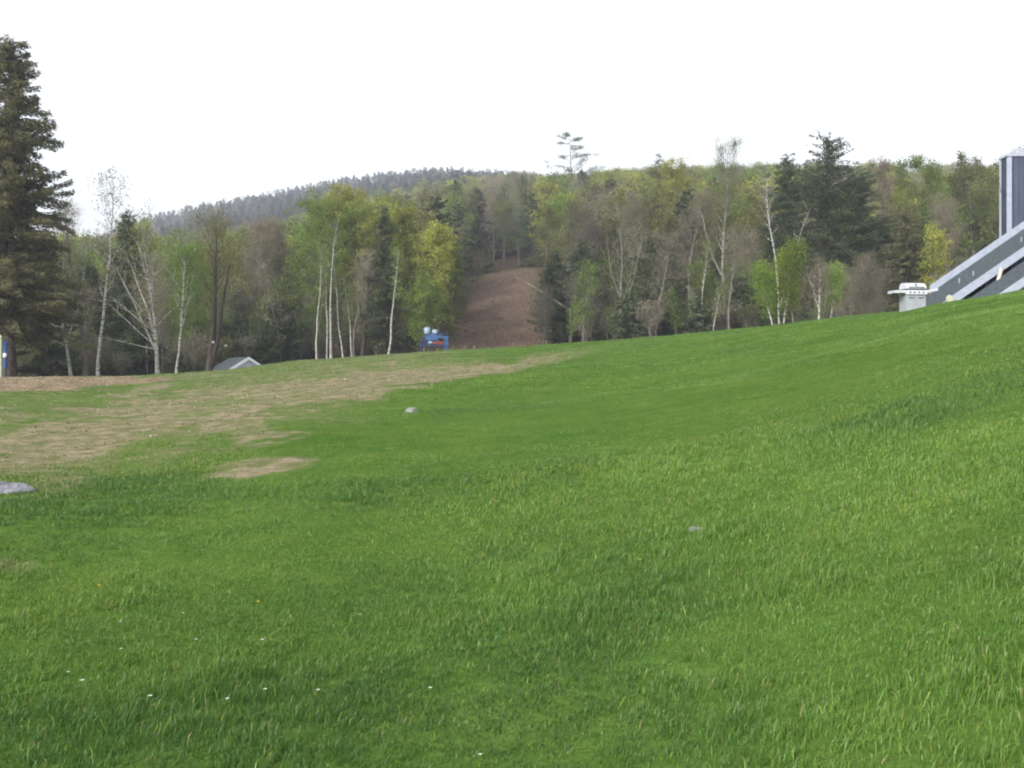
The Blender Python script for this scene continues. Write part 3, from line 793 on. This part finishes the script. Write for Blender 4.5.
# ------------------------------------------------------------------ dead leaves, clods and stubble (stuff)
def build_litter():
    r = np.random.default_rng(99); mb = MB()
    Y = r.uniform(12, 88, 160000) ; X = r.uniform(-.6, .12, len(Y)) * Y
    k = r.random(len(Y)) < np.maximum(worn(X, Y) ** 2 * .6, mulch(X, Y) * .9) * (Y / 88)
    X, Y = X[k], Y[k]
    P = np.stack([X, Y, ground(X, Y) + .02], 1); n = len(P)
    d = r.normal(size=(n, 3)); d[:, 2] *= .25
    mb.leaves(P, r.uniform(.03, .10, n), r.uniform(.012, .03, n), d, r=r)
    mb2 = MB(); Y = r.uniform(90, 200, 26000); X = r.uniform(-11, 7, len(Y))
    k = r.random(len(Y)) < trail(X, Y); X, Y = X[k], Y[k]
    P = np.stack([X, Y, ground(X, Y) + .05], 1); n = len(P); d = r.normal(size=(n, 3)); d[:, 2] *= .3
    mb2.leaves(P, r.uniform(.08, .26, n), r.uniform(.05, .13, n), d, r=r)
    j = (fbm(X * .25, Y * .15, 88) > .52) & (r.random(n) < .2)
    Q = P[j] + r.normal(size=(j.sum(), 3)) * np.array([.2, .2, .1]); m_ = len(Q); d = r.normal(size=(m_, 3)) * .4; d[:, 2] += 1
    mb2.leaves(Q + np.array([0, 0, .2]), r.uniform(.3, 1.0, m_), r.uniform(.02, .07, m_), d, r=r)
    tag(mb.obj('dead_leaves', leaf_mat('dry_straw_and_leaves', (.13, .10, .068), (.36, .30, .21), .1)), 'dry straw and dead leaves on the worn ground', 'litter', kind='stuff')
    tag(mb2.obj('trail_litter', leaf_mat('brown_fallen_leaves', (.08, .060, .047), (.22, .165, .128), .1)), 'brown fallen leaves and stubble covering the trail', 'litter', kind='stuff')
build_litter()

# ------------------------------------------------------------------ smaller things
WHITE = plain('white_painted_trim', (.30, .33, .40), .5, var=.12)
WHITE_S = plain('clean_white_trim', (.62, .64, .68), .5, var=.06)
SIDING = plain('slate_grey_siding', (.060, .068, .085), .75, var=.2, scale=3)
SHINGLE = plain('dark_shingles', (.058, .070, .078), .95, var=.4, scale=9, spec=.03)
RAKE_SHADE = plain('rake_shade_black', (.012, .013, .018), .15, var=.1, spec=.5)  # near-black colour for the painted shade below the chalet's roof edge
STEEL = plain('brushed_steel', (.50, .52, .56), .45, .3, .06)
STEEL_C = plain('grey_steel', (.30, .32, .35), .5, .2, .08)
STEEL_D = plain('dark_enamel', (.06, .06, .065), .4, .2, .1)
BLUE = plain('faded_blue_paint', (.034, .092, .235), .5, var=.25, scale=4)
NAVY = plain('dark_blue_paint', (.02, .035, .11), .5, var=.2)
RED = plain('dull_red_paint', (.16, .035, .035), .6, var=.3)
PALE = plain('pale_plastic', (.22, .29, .38), .4, var=.1)
STONE = plain('grey_stone', (.14, .145, .165), .95, var=.45, scale=5)
STONE_L = plain('pale_stone', (.46, .47, .43), .9, var=.25, scale=8)
STONE_M = plain('grey_green_stone', (.19, .20, .18), .9, var=.35, scale=8)
WOOD_P = plain('weathered_pale_wood', (.48, .43, .38), .85, var=.2)
POST_G = plain('pale_green_paint', (.34, .40, .27), .8, var=.2)
IRON = plain('dark_iron', (.05, .05, .055), .6, .3, .2)

def siding_mat():
    m, nt, b, o = new_mat('grooved_slate_siding')
    tc = nt.nodes.new('ShaderNodeTexCoord'); w = nt.nodes.new('ShaderNodeTexWave')
    w.wave_type = 'BANDS'; w.bands_direction = 'X'; w.inputs['Scale'].default_value = 1.6; w.inputs['Distortion'].default_value = .2
    nt.links.new(tc.outputs['Object'], w.inputs['Vector'])
    n = noise_n(nt, 2.5, 4, sc=(3, 3, .5))
    c = mixc(nt, mapr(nt, n, .3, .7), (.056, .064, .098), (.084, .093, .13))
    c = mixc(nt, mapr(nt, w.outputs[1], .0, .12, .6, 0), c, (.02, .022, .03))
    nt.links.new(c, b.inputs['Base Color']); b.inputs['Roughness'].default_value = .8; b.inputs['Specular IOR Level'].default_value = .1
    return m
GROOVED = siding_mat()

def slab(mb, pts, dx=(0, 0, 0)):
    """extrude a polygon by a vector"""
    pts = [np.array(p, float) for p in pts]; d = np.array(dx, float); n = len(pts)
    v = pts + [p + d for p in pts]
    f = [list(range(n))[::-1], list(range(n, 2 * n))] + [[i, (i + 1) % n, n + (i + 1) % n, n + i] for i in range(n)]
    q = []; t = []
    for x in f:
        if len(x) == 4: q.append(x)
        elif len(x) == 3: t.append(x)
        else: t += [(x[0], x[i], x[i + 1]) for i in range(1, len(x) - 1)]
    mb.add(v, q, t)

def build_house():
    ox, oy = 14.46, 33.0
    gz = float(ground(ox, oy))
    h = thing('ski_chalet', (ox, oy, 0), 'slate-grey chalet with steep white-edged roofs reaching the ground at the right edge', 'house')
    s = .684                                  # roof pitch
    z0 = 4.39
    pk = 6.6                                  # run to the ridge
    def roofz(x, off=0): return z0 + off + s * (pk - abs(x - pk))
    x0, xf = -1.2, .78
    # main section: y 0..4 (local)
    w = MB()
    for y in (.35, 3.0):
        slab(w, [(x0 + .3, y, 3), (2 * pk - x0 - .3, y, 3), (2 * pk - x0 - .3, y, roofz(2 * pk - x0 - .3) - .22), (pk, y, roofz(pk) - .22), (x0 + .3, y, roofz(x0 + .3) - .22)], (0, .1, 0))
    slab(w, [(x0 + .25, .46, 3), (xf + .15, 2.99, 3), (xf + .15, 2.99, roofz(xf + .15) - .2), (x0 + .25, .46, roofz(x0 + .25) - .2)], (.1, 0, 0))
    w.obj('wall', GROOVED, h)
    r = MB()
    r.hexa([(x0, .06, roofz(x0) - .17), (pk, .06, roofz(pk) - .17), (pk, 3.24, roofz(pk) - .17), (xf, 3.24, roofz(xf) - .17)],
           [(x0, .06, roofz(x0)), (pk, .06, roofz(pk)), (pk, 3.24, roofz(pk)), (xf, 3.24, roofz(xf))])
    slab(r, [(pk, .06, roofz(pk) - .17), (2 * pk - x0, .06, roofz(x0) - .17), (2 * pk - x0, .06, roofz(x0)), (pk, .06, roofz(pk))], (0, 3.18, 0))
    rf = r.obj('roof', SHINGLE, h)
    for y, lo, up in ((0.0, .27, .03), (3.25, .06, .27)):
        e = MB()
        for a, b_ in ((x0 if y == 0 else xf, pk), (pk, 2 * pk - x0)):
            slab(e, [(a, y, roofz(a) - lo), (b_, y, roofz(b_) - lo), (b_, y, roofz(b_) + up), (a, y, roofz(a) + up)], (0, .055, 0))
        e.obj('rake_board', WHITE, h)
    # small vent pipes on the shingles
    for px_, py_ in ((1.05, 1.5), (1.35, 1.1), (3.1, 1.3)):
        v = MB(); z = roofz(px_)
        v.tube([(px_, py_, z - .1), (px_, py_, z + .16)], [.022, .022], 8, True)
        v.obj('vent_pipe', PALE, rf)
    # round pale dish near the eave
    d = MB()
    d.tube([(.0, -.16, 4.42), (.0, -.12, 4.42), (0, -.1, 4.42)], [.115, .125, .06], 18, True)
    d.obj('round_lamp', plain('cream_globe', (.42, .42, .32), .5, var=.05), h)
    # dark triangular sheets standing in for the shade under the roof edge
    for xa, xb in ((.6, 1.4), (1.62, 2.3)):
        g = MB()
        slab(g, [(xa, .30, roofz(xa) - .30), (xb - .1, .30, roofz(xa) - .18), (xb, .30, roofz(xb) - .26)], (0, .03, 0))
        wd = g.obj('rake_shade', RAKE_SHADE, h)
    # front section: lower roof before the main gable
    y1 = -2.6
    def rz2(x): return 4.40 + s * (x - .55)
    r2 = MB()
    slab(r2, [(-.3, y1 + .06, rz2(-.3) - .16), (5.5, y1 + .06, rz2(5.5) - .16), (5.5, y1 + .06, rz2(5.5)), (-.3, y1 + .06, rz2(-.3))], (0, 2.25, 0))
    r2.obj('porch_roof', SHINGLE, h)
    e = MB(); slab(e, [(-.3, y1, rz2(-.3) - .25), (5.5, y1, rz2(5.5) - .25), (5.5, y1, rz2(5.5) + .03), (-.3, y1, rz2(-.3) + .03)], (0, .055, 0))
    e.obj('rake_board', WHITE, h)
    w2 = MB(); slab(w2, [(.3, y1 + .35, 3), (5.4, y1 + .35, 3), (5.4, y1 + .35, rz2(5.4) - .2), (.3, y1 + .35, rz2(.3) - .2)], (0, .1, 0))
    w2.obj('porch_wall', GROOVED, h)
    st = MB(); st.tube([(1.30, -.4, 4.3), (1.58, -.4, 5.4)], [.06, .06], 6, True)
    st.obj('slanting_brace', WOOD_P, h)
    # chimney chase
    cx0, cx1, cy0, cy1 = 3.74, 5.5, 3.5, 4.1
    c = MB(); c.box(cx0, cx1, cy0, cy1, 4, 9.95)
    ch = c.obj('chimney', GROOVED, h)
    t = MB()
    for x in (cx0 - .02, cx1 - .12):
        t.box(x, x + .14, cy0 - .03, cy0 - .002, 4, 9.93)
    t.box(cx0 - .03, cx0 - .002, cy1 - .10, cy1, 4, 9.93)
    t.box(cx0 - .03, cx0 - .022, cy0 - .03, cy0 + .06, 4, 9.93)
    t.box(cx0 - .05, cx1 + .05, cy0 - .05, cy1 + .05, 9.951, 10.04)
    t.obj('corner_board', WHITE, ch)
    cp = MB()
    cp.hexa([(cx0 + .2, cy0 + .1, 10.042), (cx1 - .3, cy0 + .1, 10.042), (cx1 - .3, cy1 - .1, 10.042), (cx0 + .2, cy1 - .1, 10.042)],
            [(cx0 + .35, cy0 + .15, 10.30), (cx1 - .45, cy0 + .15, 10.30), (cx1 - .45, cy1 - .15, 10.30), (cx0 + .35, cy1 - .15, 10.30)])
    cp.obj('chimney_cap', plain('weathered_zinc', (.32, .33, .36), .6, .3, .2), ch)
    cb = MB(); tt = np.linspace(0, 1, 9)
    cb.tube(np.stack([np.full(9, cx0 - .03), cy0 + .08 + tt * .5, 8.5 + .35 * (tt - .35) ** 2 * 4], 1), np.full(9, .012), 5)
    cb.obj('cable', IRON, ch)
build_house()

def build_grill():
    X, Y, z = at(912.5, 32.2)
    g = thing('barbecue_grill', (X, Y, z - .15), 'silver gas barbecue grill with two side shelves on the lawn crest', 'grill', rz=.05)
    g.scale = (.9, .9, .88)
    S = MB(); S.box(-.36, .36, -.27, .27, .08, .74); S.obj('cabinet', STEEL_C, g)
    for sx in (-1, 1):
        d = MB(); d.box(min(sx * .005, sx * .345), max(sx * .005, sx * .345), -.292, -.272, .12, .71); do = d.obj('door', STEEL_C, g)
        hd = MB(); hd.tube([(sx * .08, -.315, .62), (sx * .28, -.315, .62)], [.012, .012], 8, True); hd.obj('handle', STEEL_D, do)
    p = MB(); p.hexa([(-.38, -.34, .742), (.38, -.34, .742), (.38, .28, .742), (-.38, .28, .742)], [(-.38, -.31, .90), (.38, -.31, .90), (.38, .28, .90), (-.38, .28, .90)])
    po = p.obj('control_panel', STEEL, g)
    for k in range(4):
        kn = MB(); kn.tube([(-.24 + k * .16, -.33, .82), (-.24 + k * .16, -.375, .82)], [.028, .024], 12, True); kn.obj('knob', STEEL_D, po)
    fb = MB(); fb.box(-.34, .34, -.27, .25, .901, .955); fb.obj('firebox', STEEL_D, g)
    hd = MB(); a = np.linspace(0, PI * .62, 9)
    prof = [(.27 - .56 * math.sin(x / (PI * .62) * PI / 2) ** 1.2, .902 + .28 * math.sin(min(x * 1.25, PI / 2) if x < 1.2 else PI / 2 * (1 - (x - 1.2) / 1.9))) for x in a]
    prof = [(.27, .957), (.27, 1.06), (.2, 1.15), (.05, 1.19), (-.12, 1.17), (-.24, 1.09), (-.29, .98), (-.3, .957)]
    slab(hd, [(-.37, y, zz) for y, zz in prof], (.74, 0, 0))
    ho = hd.obj('hood', STEEL, g)
    hh = MB(); hh.tube([(-.28, -.345, 1.0), (.28, -.345, 1.0)], [.016, .016], 8, True)
    for x in (-.26, .26): hh.tube([(x, -.345, 1.0), (x, -.27, 1.02)], [.012, .012], 6)
    hh.obj('hood_handle', STEEL_D, ho)
    th = MB(); th.tube([(0, -.262, 1.09), (0, -.285, 1.08)], [.04, .04], 14, True); th.obj('thermometer', PALE, ho)
    for sx in (-1, 1):
        sh = MB(); x0, x1 = sorted((sx * .385, sx * .80)); lift = .05 if sx > 0 else .0
        za, zb = (.80, .80 + .09) if sx > 0 else (.80, .80)
        zl, zr = (za, zb) if sx > 0 else (zb, za)
        sh.hexa([(x0, -.29, zl + .0), (x1, -.29, zr + .0), (x1, .25, zr), (x0, .25, zl)], [(x0, -.29, zl + .095), (x1, -.29, zr + .095), (x1, .25, zr + .095), (x0, .25, zl + .095)])
        sh.obj('side_shelf', STEEL, g)
    for sx in (-.3, .3):
        for sy in (-.22, .22):
            c = MB(); c.tube([(sx - .015, sy, .045), (sx + .015, sy, .045)], [.042, .042], 12, True); c.obj('caster', STEEL_D, g)
build_grill()

def build_machine():
    X, Y, z = at(434, 90)
    m = thing('snow_machine', (X, Y, z + .25), 'blue machine on a steel frame with two white tanks, before the brown trail', 'machine', rz=.08)
    s = .0905                                # metres per pixel there
    f = MB()
    for y in (-.55, .5): f.box(-1.35, 1.35, y, y + .07, .28, .38)
    for x in (-1.34, -.5, .4, 1.28): f.box(x, x + .07, -.48, .5, .281, .379)
    fr = f.obj('frame', NAVY, m)
    e = MB(); e.box(-.85, .35, -.42, .42, .80, 1.22); e.hexa([(-.78, -.38, 1.222), (.72, -.38, 1.0), (.72, .38, 1.0), (-.78, .38, 1.222)], [(-.78, -.38, 1.42), (.66, -.38, 1.25), (.66, .38, 1.25), (-.78, .38, 1.42)])
    e.obj('engine_box', BLUE, m)
    d = MB(); d.box(.352, 1.3, -.45, .45, 1.0, 1.16); d.obj('deck_plate', BLUE, m)
    for x in (-1.2, .98, 1.2):
        for y in (-.46, .40):
            l = MB(); l.box(x - .05, x + .05, y, y + .08, -.25, 1.0 if x > 0 else .8); l.obj('leg', BLUE if x > 0 else NAVY, m)
    w = MB(); w.box(1.05, 1.15, -.36, .36, .0, .99); w.obj('side_panel', BLUE, m)
    for (x, r, h0, hh) in ((-.60, .32, 1.425, .56), (.08, .30, 1.36, .42)):
        t = MB(); t.tube([(x, 0, h0 - .02), (x, 0, h0 + .05), (x, 0, h0 + hh - .08), (x, 0, h0 + hh - .02), (x, 0, h0 + hh)], [r * .85, r * .9, r * .9, r * .7, r * .3], 18, True)
        to = t.obj('tank', PALE, m, True)
        c = MB(); c.tube([(x + .08, 0, h0 + hh - .005), (x + .08, 0, h0 + hh + .06)], [.07, .07], 10, True); c.obj('tank_cap', NAVY, to)
    p = MB(); p.tube([(-.15, -.3, .52), (.85, -.3, .52)], [.16, .16], 12, True); p.obj('red_cylinder', RED, m)
    q = MB(); q.tube([(-.5, -.34, .58), (-.18, -.34, .58)], [.15, .15], 12, True); q.obj('motor', PALE, m)
    for y in (-.44, .44):
        r = MB(); r.tube([(.45, y, 1.16), (.45, y, 1.62), (1.25, y, 1.62), (1.25, y, 1.16)], [.025] * 4, 6); r.tube([(.45, y, 1.4), (1.25, y, 1.4)], [.02, .02], 6); r.obj('guard_rail', NAVY, m)
    hl = MB(); hl.box(-1.25, -.55, -.4, .4, .381, .79); hl.obj('lower_tank', NAVY, m)
    g = MB()
    for k in range(5): g.tube([(-1.3 + k * .13, -.5, .38), (-1.3 + k * .13, -.5, 1.0)], [.02, .02], 5)
    g.tube([(-1.3, -.5, 1.0), (-.78, -.5, 1.0)], [.025, .025], 6); g.obj('grille', IRON, m)
    pm = MB(); pm.box(.42, .82, -.2, .25, 1.262, 1.48); pm.obj('pump_box', NAVY, m)
    hs = MB(); tt = np.linspace(0, 1, 9); hs.tube(np.stack([-1.15 + tt * 1.9, np.full(9, -.42), .95 + .5 * np.sin(tt * PI)], 1), np.full(9, .035), 6); hs.obj('hose', IRON, m)
    a = MB(); a.tube([(.33, .2, 1.2), (.33, .2, 2.35)], [.02, .012], 6); a.obj('exhaust_pipe', IRON, m)
build_machine()

def build_shed():
    # gable faces the camera and is turned a little to the right; the ridge runs back to the left
    X, Y, z = at(248, 84)
    sh = thing('garden_shed', (X, Y, 0), 'grey shed with dark roof and white gable trim, sunk behind the lawn crest', 'shed', rz=math.radians(40))
    pzk = CAM_Z + (384 - 358) / F * 84       # ridge height
    W, Lg, rise = 1.75, 3.6, 1.05
    ez = pzk - rise
    w = MB()
    slab(w, [(-W + .1, .0, z - .5), (W - .1, .0, z - .5), (W - .1, .0, ez + .05), (0, .0, pzk - .12), (-W + .1, .0, ez + .05)], (0, .1, 0))
    slab(w, [(-W + .1, Lg, z - .5), (W - .1, Lg, z - .5), (W - .1, Lg, ez + .05), (0, Lg, pzk - .12), (-W + .1, Lg, ez + .05)], (0, .1, 0))
    for x in (-W + .1, W - .2): w.box(x, x + .1, .102, Lg - .002, z - .5, ez + .05)
    w.obj('wall', plain('pale_grey_clapboard', (.46, .49, .57), .7, var=.12), sh)
    for sx in (-1, 1):
        r = MB(); slab(r, [(0, -.14, pzk), (sx * (W + .12), -.14, ez - .07), (sx * (W + .12), -.14, ez + .01), (0, -.14, pzk + .08)], (0, Lg + .4, 0)); r.obj('roof', SHINGLE, sh)
        b = MB(); slab(b, [(0, -.19, pzk - .16), (sx * (W + .14), -.19, ez - .23), (sx * (W + .14), -.19, ez + .03), (0, -.19, pzk + .10)], (0, .045, 0)); b.obj('gable_trim', WHITE_S, sh)
        v = MB(); v.box(sx * (W + .13) - .02, sx * (W + .13) + .02, -.14, Lg + .26, ez - .16, ez + .0); v.obj('eave_board', WHITE_S, sh)
    o = MB(); o.box(-.3, .3, -.03, -.002, ez - .35, ez + .25); o.obj('vent_panel', WHITE, sh)
build_shed()

def rock(name, px, y, wpx, hgt, mat, label, seed, depth=.5, cat='rock'):
    X, Y = hit(px, y); z = float(ground(X, Y)); w = wpx / F * Y / 2
    r = np.random.default_rng(seed); mb = MB()
    nu, nv = 22, 9; V = []
    for i in range(nv):
        ph = i / (nv - 1) * PI / 2 * 1.25 - PI / 2 * .25
        for j in range(nu):
            t = j / nu * 2 * PI
            k = 1 + .22 * math.sin(t * 2 + seed) + .12 * math.sin(t * 5 + seed * 3) + .05 * r.normal()
            V.append((math.cos(ph) ** .6 * math.cos(t) * w * k, math.cos(ph) ** .6 * math.sin(t) * w * depth * k, hgt * math.copysign(abs(math.sin(ph)) ** .6, math.sin(ph)) * (1 + .12 * r.normal() * (i > 2))))
    V.append((0, 0, hgt * 1.0)); 
    q = [(i * nu + j, i * nu + (j + 1) % nu, (i + 1) * nu + (j + 1) % nu, (i + 1) * nu + j) for i in range(nv - 1) for j in range(nu)]
    t = [((nv - 1) * nu + j, (nv - 1) * nu + (j + 1) % nu, nv * nu) for j in range(nu)]
    mb.add(V, q, t)
    o = mb.obj(name, mat); o.location = (X, Y, z - .01); o.rotation_euler = (.0, .0, .15)
    return tag(o, label, cat)
rock('boulder', 8, 498, 42, .09, STONE, 'flat blue-grey boulder set in the lawn at the left edge', 3, .45)
rock('stone', 411, 413, 14, .085, STONE_M, 'pale stone lying on the lawn below the blue machine', 5, .5)
rock('stone', 696, 527, 13, .03, STONE_M, 'small pale flat stone beside a dark tuft on the right half of the lawn', 8, .5)

def build_left_posts():
    X, Y, z = at(5.5, 58)
    p = thing('marker_post', (X, Y, z), 'blue post with a white lamp beside the towering conifer', 'post')
    s = Y / F
    b = MB(); b.tube([(0, 0, -.3), (0, 0, .55)], [.07, .07], 10, True); b.obj('base_pipe', IRON, p)
    b = MB(); b.tube([(0, 0, .551), (0, 0, 2.0), (0, 0, 2.05)], [.10, .10, .05], 14, True); b.obj('post_sleeve', plain('bright_blue_paint', (.02, .05, .20), .5), p)
    b = MB(); b.tube([(.06, -.19, 1.12), (.06, -.19, 1.2), (.06, -.19, 1.34), (.06, -.19, 1.38)], [.05, .1, .1, .04], 12, True); b.obj('lamp', plain('white_glass', (.85, .85, .85), .3, var=.03), p)
    X, Y, z = at(.0, 57)
    p = thing('wooden_post', (X, Y, z), 'pale green weathered post cut by the left edge of the photo', 'post')
    b = MB(); b.box(-.1, .1, -.1, .1, -.3, 2.3); b.obj('shaft', POST_G, p)
    b = MB(); b.hexa([(-.12, -.12, 2.301), (.12, -.12, 2.301), (.12, .12, 2.301), (-.12, .12, 2.301)], [(-.04, -.04, 2.42), (.04, -.04, 2.42), (.04, .04, 2.42), (-.04, .04, 2.42)]); b.obj('post_cap', POST_G, p)
build_left_posts()

def build_floodlights():
    for px, py, lab in ((213.5, 342, 'left white floodlight fixed to the old dark forked tree'), (226, 345.5, 'right white floodlight fixed to the old dark forked tree')):
        Y = 79.0; X = (px - 512) / F * Y; z = CAM_Z + (384 - py) / F * Y
        f = thing('floodlight', (X, Y, z), lab, 'lamp', 'floodlights on the old dark tree')
        b = MB(); b.tube([(0, -.12, -.02), (0, -.1, -.02), (0, .05, 0), (0, .12, .02)], [.085, .095, .08, .04], 14, True); b.obj('lamp_head', plain('white_enamel', (.42, .42, .38), .4, var=.04), f)
        b = MB(); b.tube([(0, .1, .0), ((210 - px) * .04, .75, -.05)], [.03, .03], 6); b.obj('bracket', IRON, f)
build_floodlights()

def build_flowers():
    base = MB(); r = np.random.default_rng(2)
    for k in range(9):
        a = k * 2 * PI / 9
        d = np.array([math.cos(a), math.sin(a), .25]); e = np.array([-math.sin(a), math.cos(a), 0])
        P0 = np.array([0, 0, .085])
        base.add([P0 + d * .002, P0 + d * .012 + e * .006, P0 + d * .021, P0 + d * .012 - e * .006], [(0, 1, 2, 3)])
    stem = MB(); stem.tube([(0, 0, -.01), (.004, 0, .04), (0, 0, .084)], [.0015, .0013, .0013], 5)
    pm = base.mesh('petals', plain('white_petals', (.40, .42, .36), .8, var=.05))
    sm = stem.mesh('stem', M['green'])
    ym = base.mesh('petals', plain('yellow_petals', (.65, .48, .03), .8, var=.05))
    W = [(121, 652), (183, 618), (196, 640), (227, 703), (265, 691), (68, 677), (150, 700), (120, 628), (82, 690), (318, 690), (360, 612), (430, 690), (480, 760), (262, 640)]
    Yl = [(99, 594), (258, 604), (640, 560)]
    for pts, me, lab, g in ((W, pm, 'tiny white flower in the grass of the lower lawn', 'white flowers dotting the lawn'), (Yl, ym, 'tiny yellow flower in the grass', 'yellow flowers dotting the lawn')):
        for px, py in pts:
            X, Y = hit(px, py)
            t = thing('wildflower', (X, Y, float(ground(X, Y)) + .02), lab, 'flower', g, random.uniform(0, 6))
            t.scale = (random.uniform(.4, .6),) * 3
            for n, mm in (('petals', me), ('stem', sm)):
                o = bpy.data.objects.new(n, mm); C.objects.link(o); o.parent = t
build_flowers()

# ------------------------------------------------------------------ air
def build_haze():
    mb = MB(); mb.box(-1600, 1600, -1600, 1600, -14, 330)
    m = bpy.data.materials.new('valley_haze'); m.use_nodes = True; nt = m.node_tree; nt.nodes.clear()
    o = nt.nodes.new('ShaderNodeOutputMaterial'); v = nt.nodes.new('ShaderNodeVolumePrincipled')
    v.inputs['Color'].default_value = (.84, .89, 1, 1); v.inputs['Density'].default_value = HAZE; v.inputs['Anisotropy'].default_value = .3
    nt.links.new(v.outputs[0], o.inputs['Volume'])
    tag(mb.obj('haze', m), 'thin pale haze in the valley air', 'haze', kind='stuff')
HAZE = .0007
if HAZE: build_haze()

# ------------------------------------------------------------------ light, sky, camera
SUN_EL, SUN_AZ = math.radians(30), math.radians(-140)     # azimuth clockwise from the view axis
w = bpy.data.worlds.new('World'); bpy.context.scene.world = w; w.use_nodes = True
nt = w.node_tree; nt.nodes.clear()
wo = nt.nodes.new('ShaderNodeOutputWorld'); bg = nt.nodes.new('ShaderNodeBackground'); sk = nt.nodes.new('ShaderNodeTexSky')
sk.sky_type = 'NISHITA'; sk.sun_disc = False; sk.sun_elevation = SUN_EL; sk.sun_rotation = SUN_AZ
sk.dust_density = 3.0; sk.air_density = 1.0; sk.ozone_density = 1.0
hs = nt.nodes.new('ShaderNodeHueSaturation'); hs.inputs['Saturation'].default_value = .15
nt.links.new(sk.outputs[0], hs.inputs['Color']); nt.links.new(hs.outputs[0], bg.inputs[0]); bg.inputs[1].default_value = .15
nt.links.new(bg.outputs[0], wo.inputs[0])

sl = bpy.data.lights.new('sun', 'SUN'); sl.energy = 1.6; sl.angle = math.radians(20); sl.color = (1, .95, .86)
so = bpy.data.objects.new('sun', sl); C.objects.link(so)
sv = Vector((math.sin(SUN_AZ) * math.cos(SUN_EL), math.cos(SUN_AZ) * math.cos(SUN_EL), math.sin(SUN_EL)))
so.rotation_euler = sv.to_track_quat('Z', 'Y').to_euler()

cam = bpy.data.cameras.new('camera'); co = bpy.data.objects.new('camera', cam); C.objects.link(co)
cam.lens = 36 * F / 1024; cam.sensor_width = 36; cam.clip_start = .05; cam.clip_end = 6000
co.location = (0, 0, CAM_Z + float(ground(0, 0))); co.rotation_euler = (PI / 2, 0, 0)
sc = bpy.context.scene
sc.camera = co
sc.view_settings.view_transform = 'Standard'; sc.view_settings.look = 'None'; sc.view_settings.gamma = 1
sc.view_settings.exposure = 1.6
sc.render.engine = 'CYCLES'
sc.cycles.use_denoising = True; sc.cycles.filter_width = 2.0
sc.cycles.max_bounces = 6; sc.cycles.diffuse_bounces = 3; sc.cycles.transmission_bounces = 4; sc.cycles.volume_bounces = 0
sc.cycles.transparent_max_bounces = 8
sc.cycles.use_adaptive_sampling = True; sc.cycles.adaptive_threshold = .02
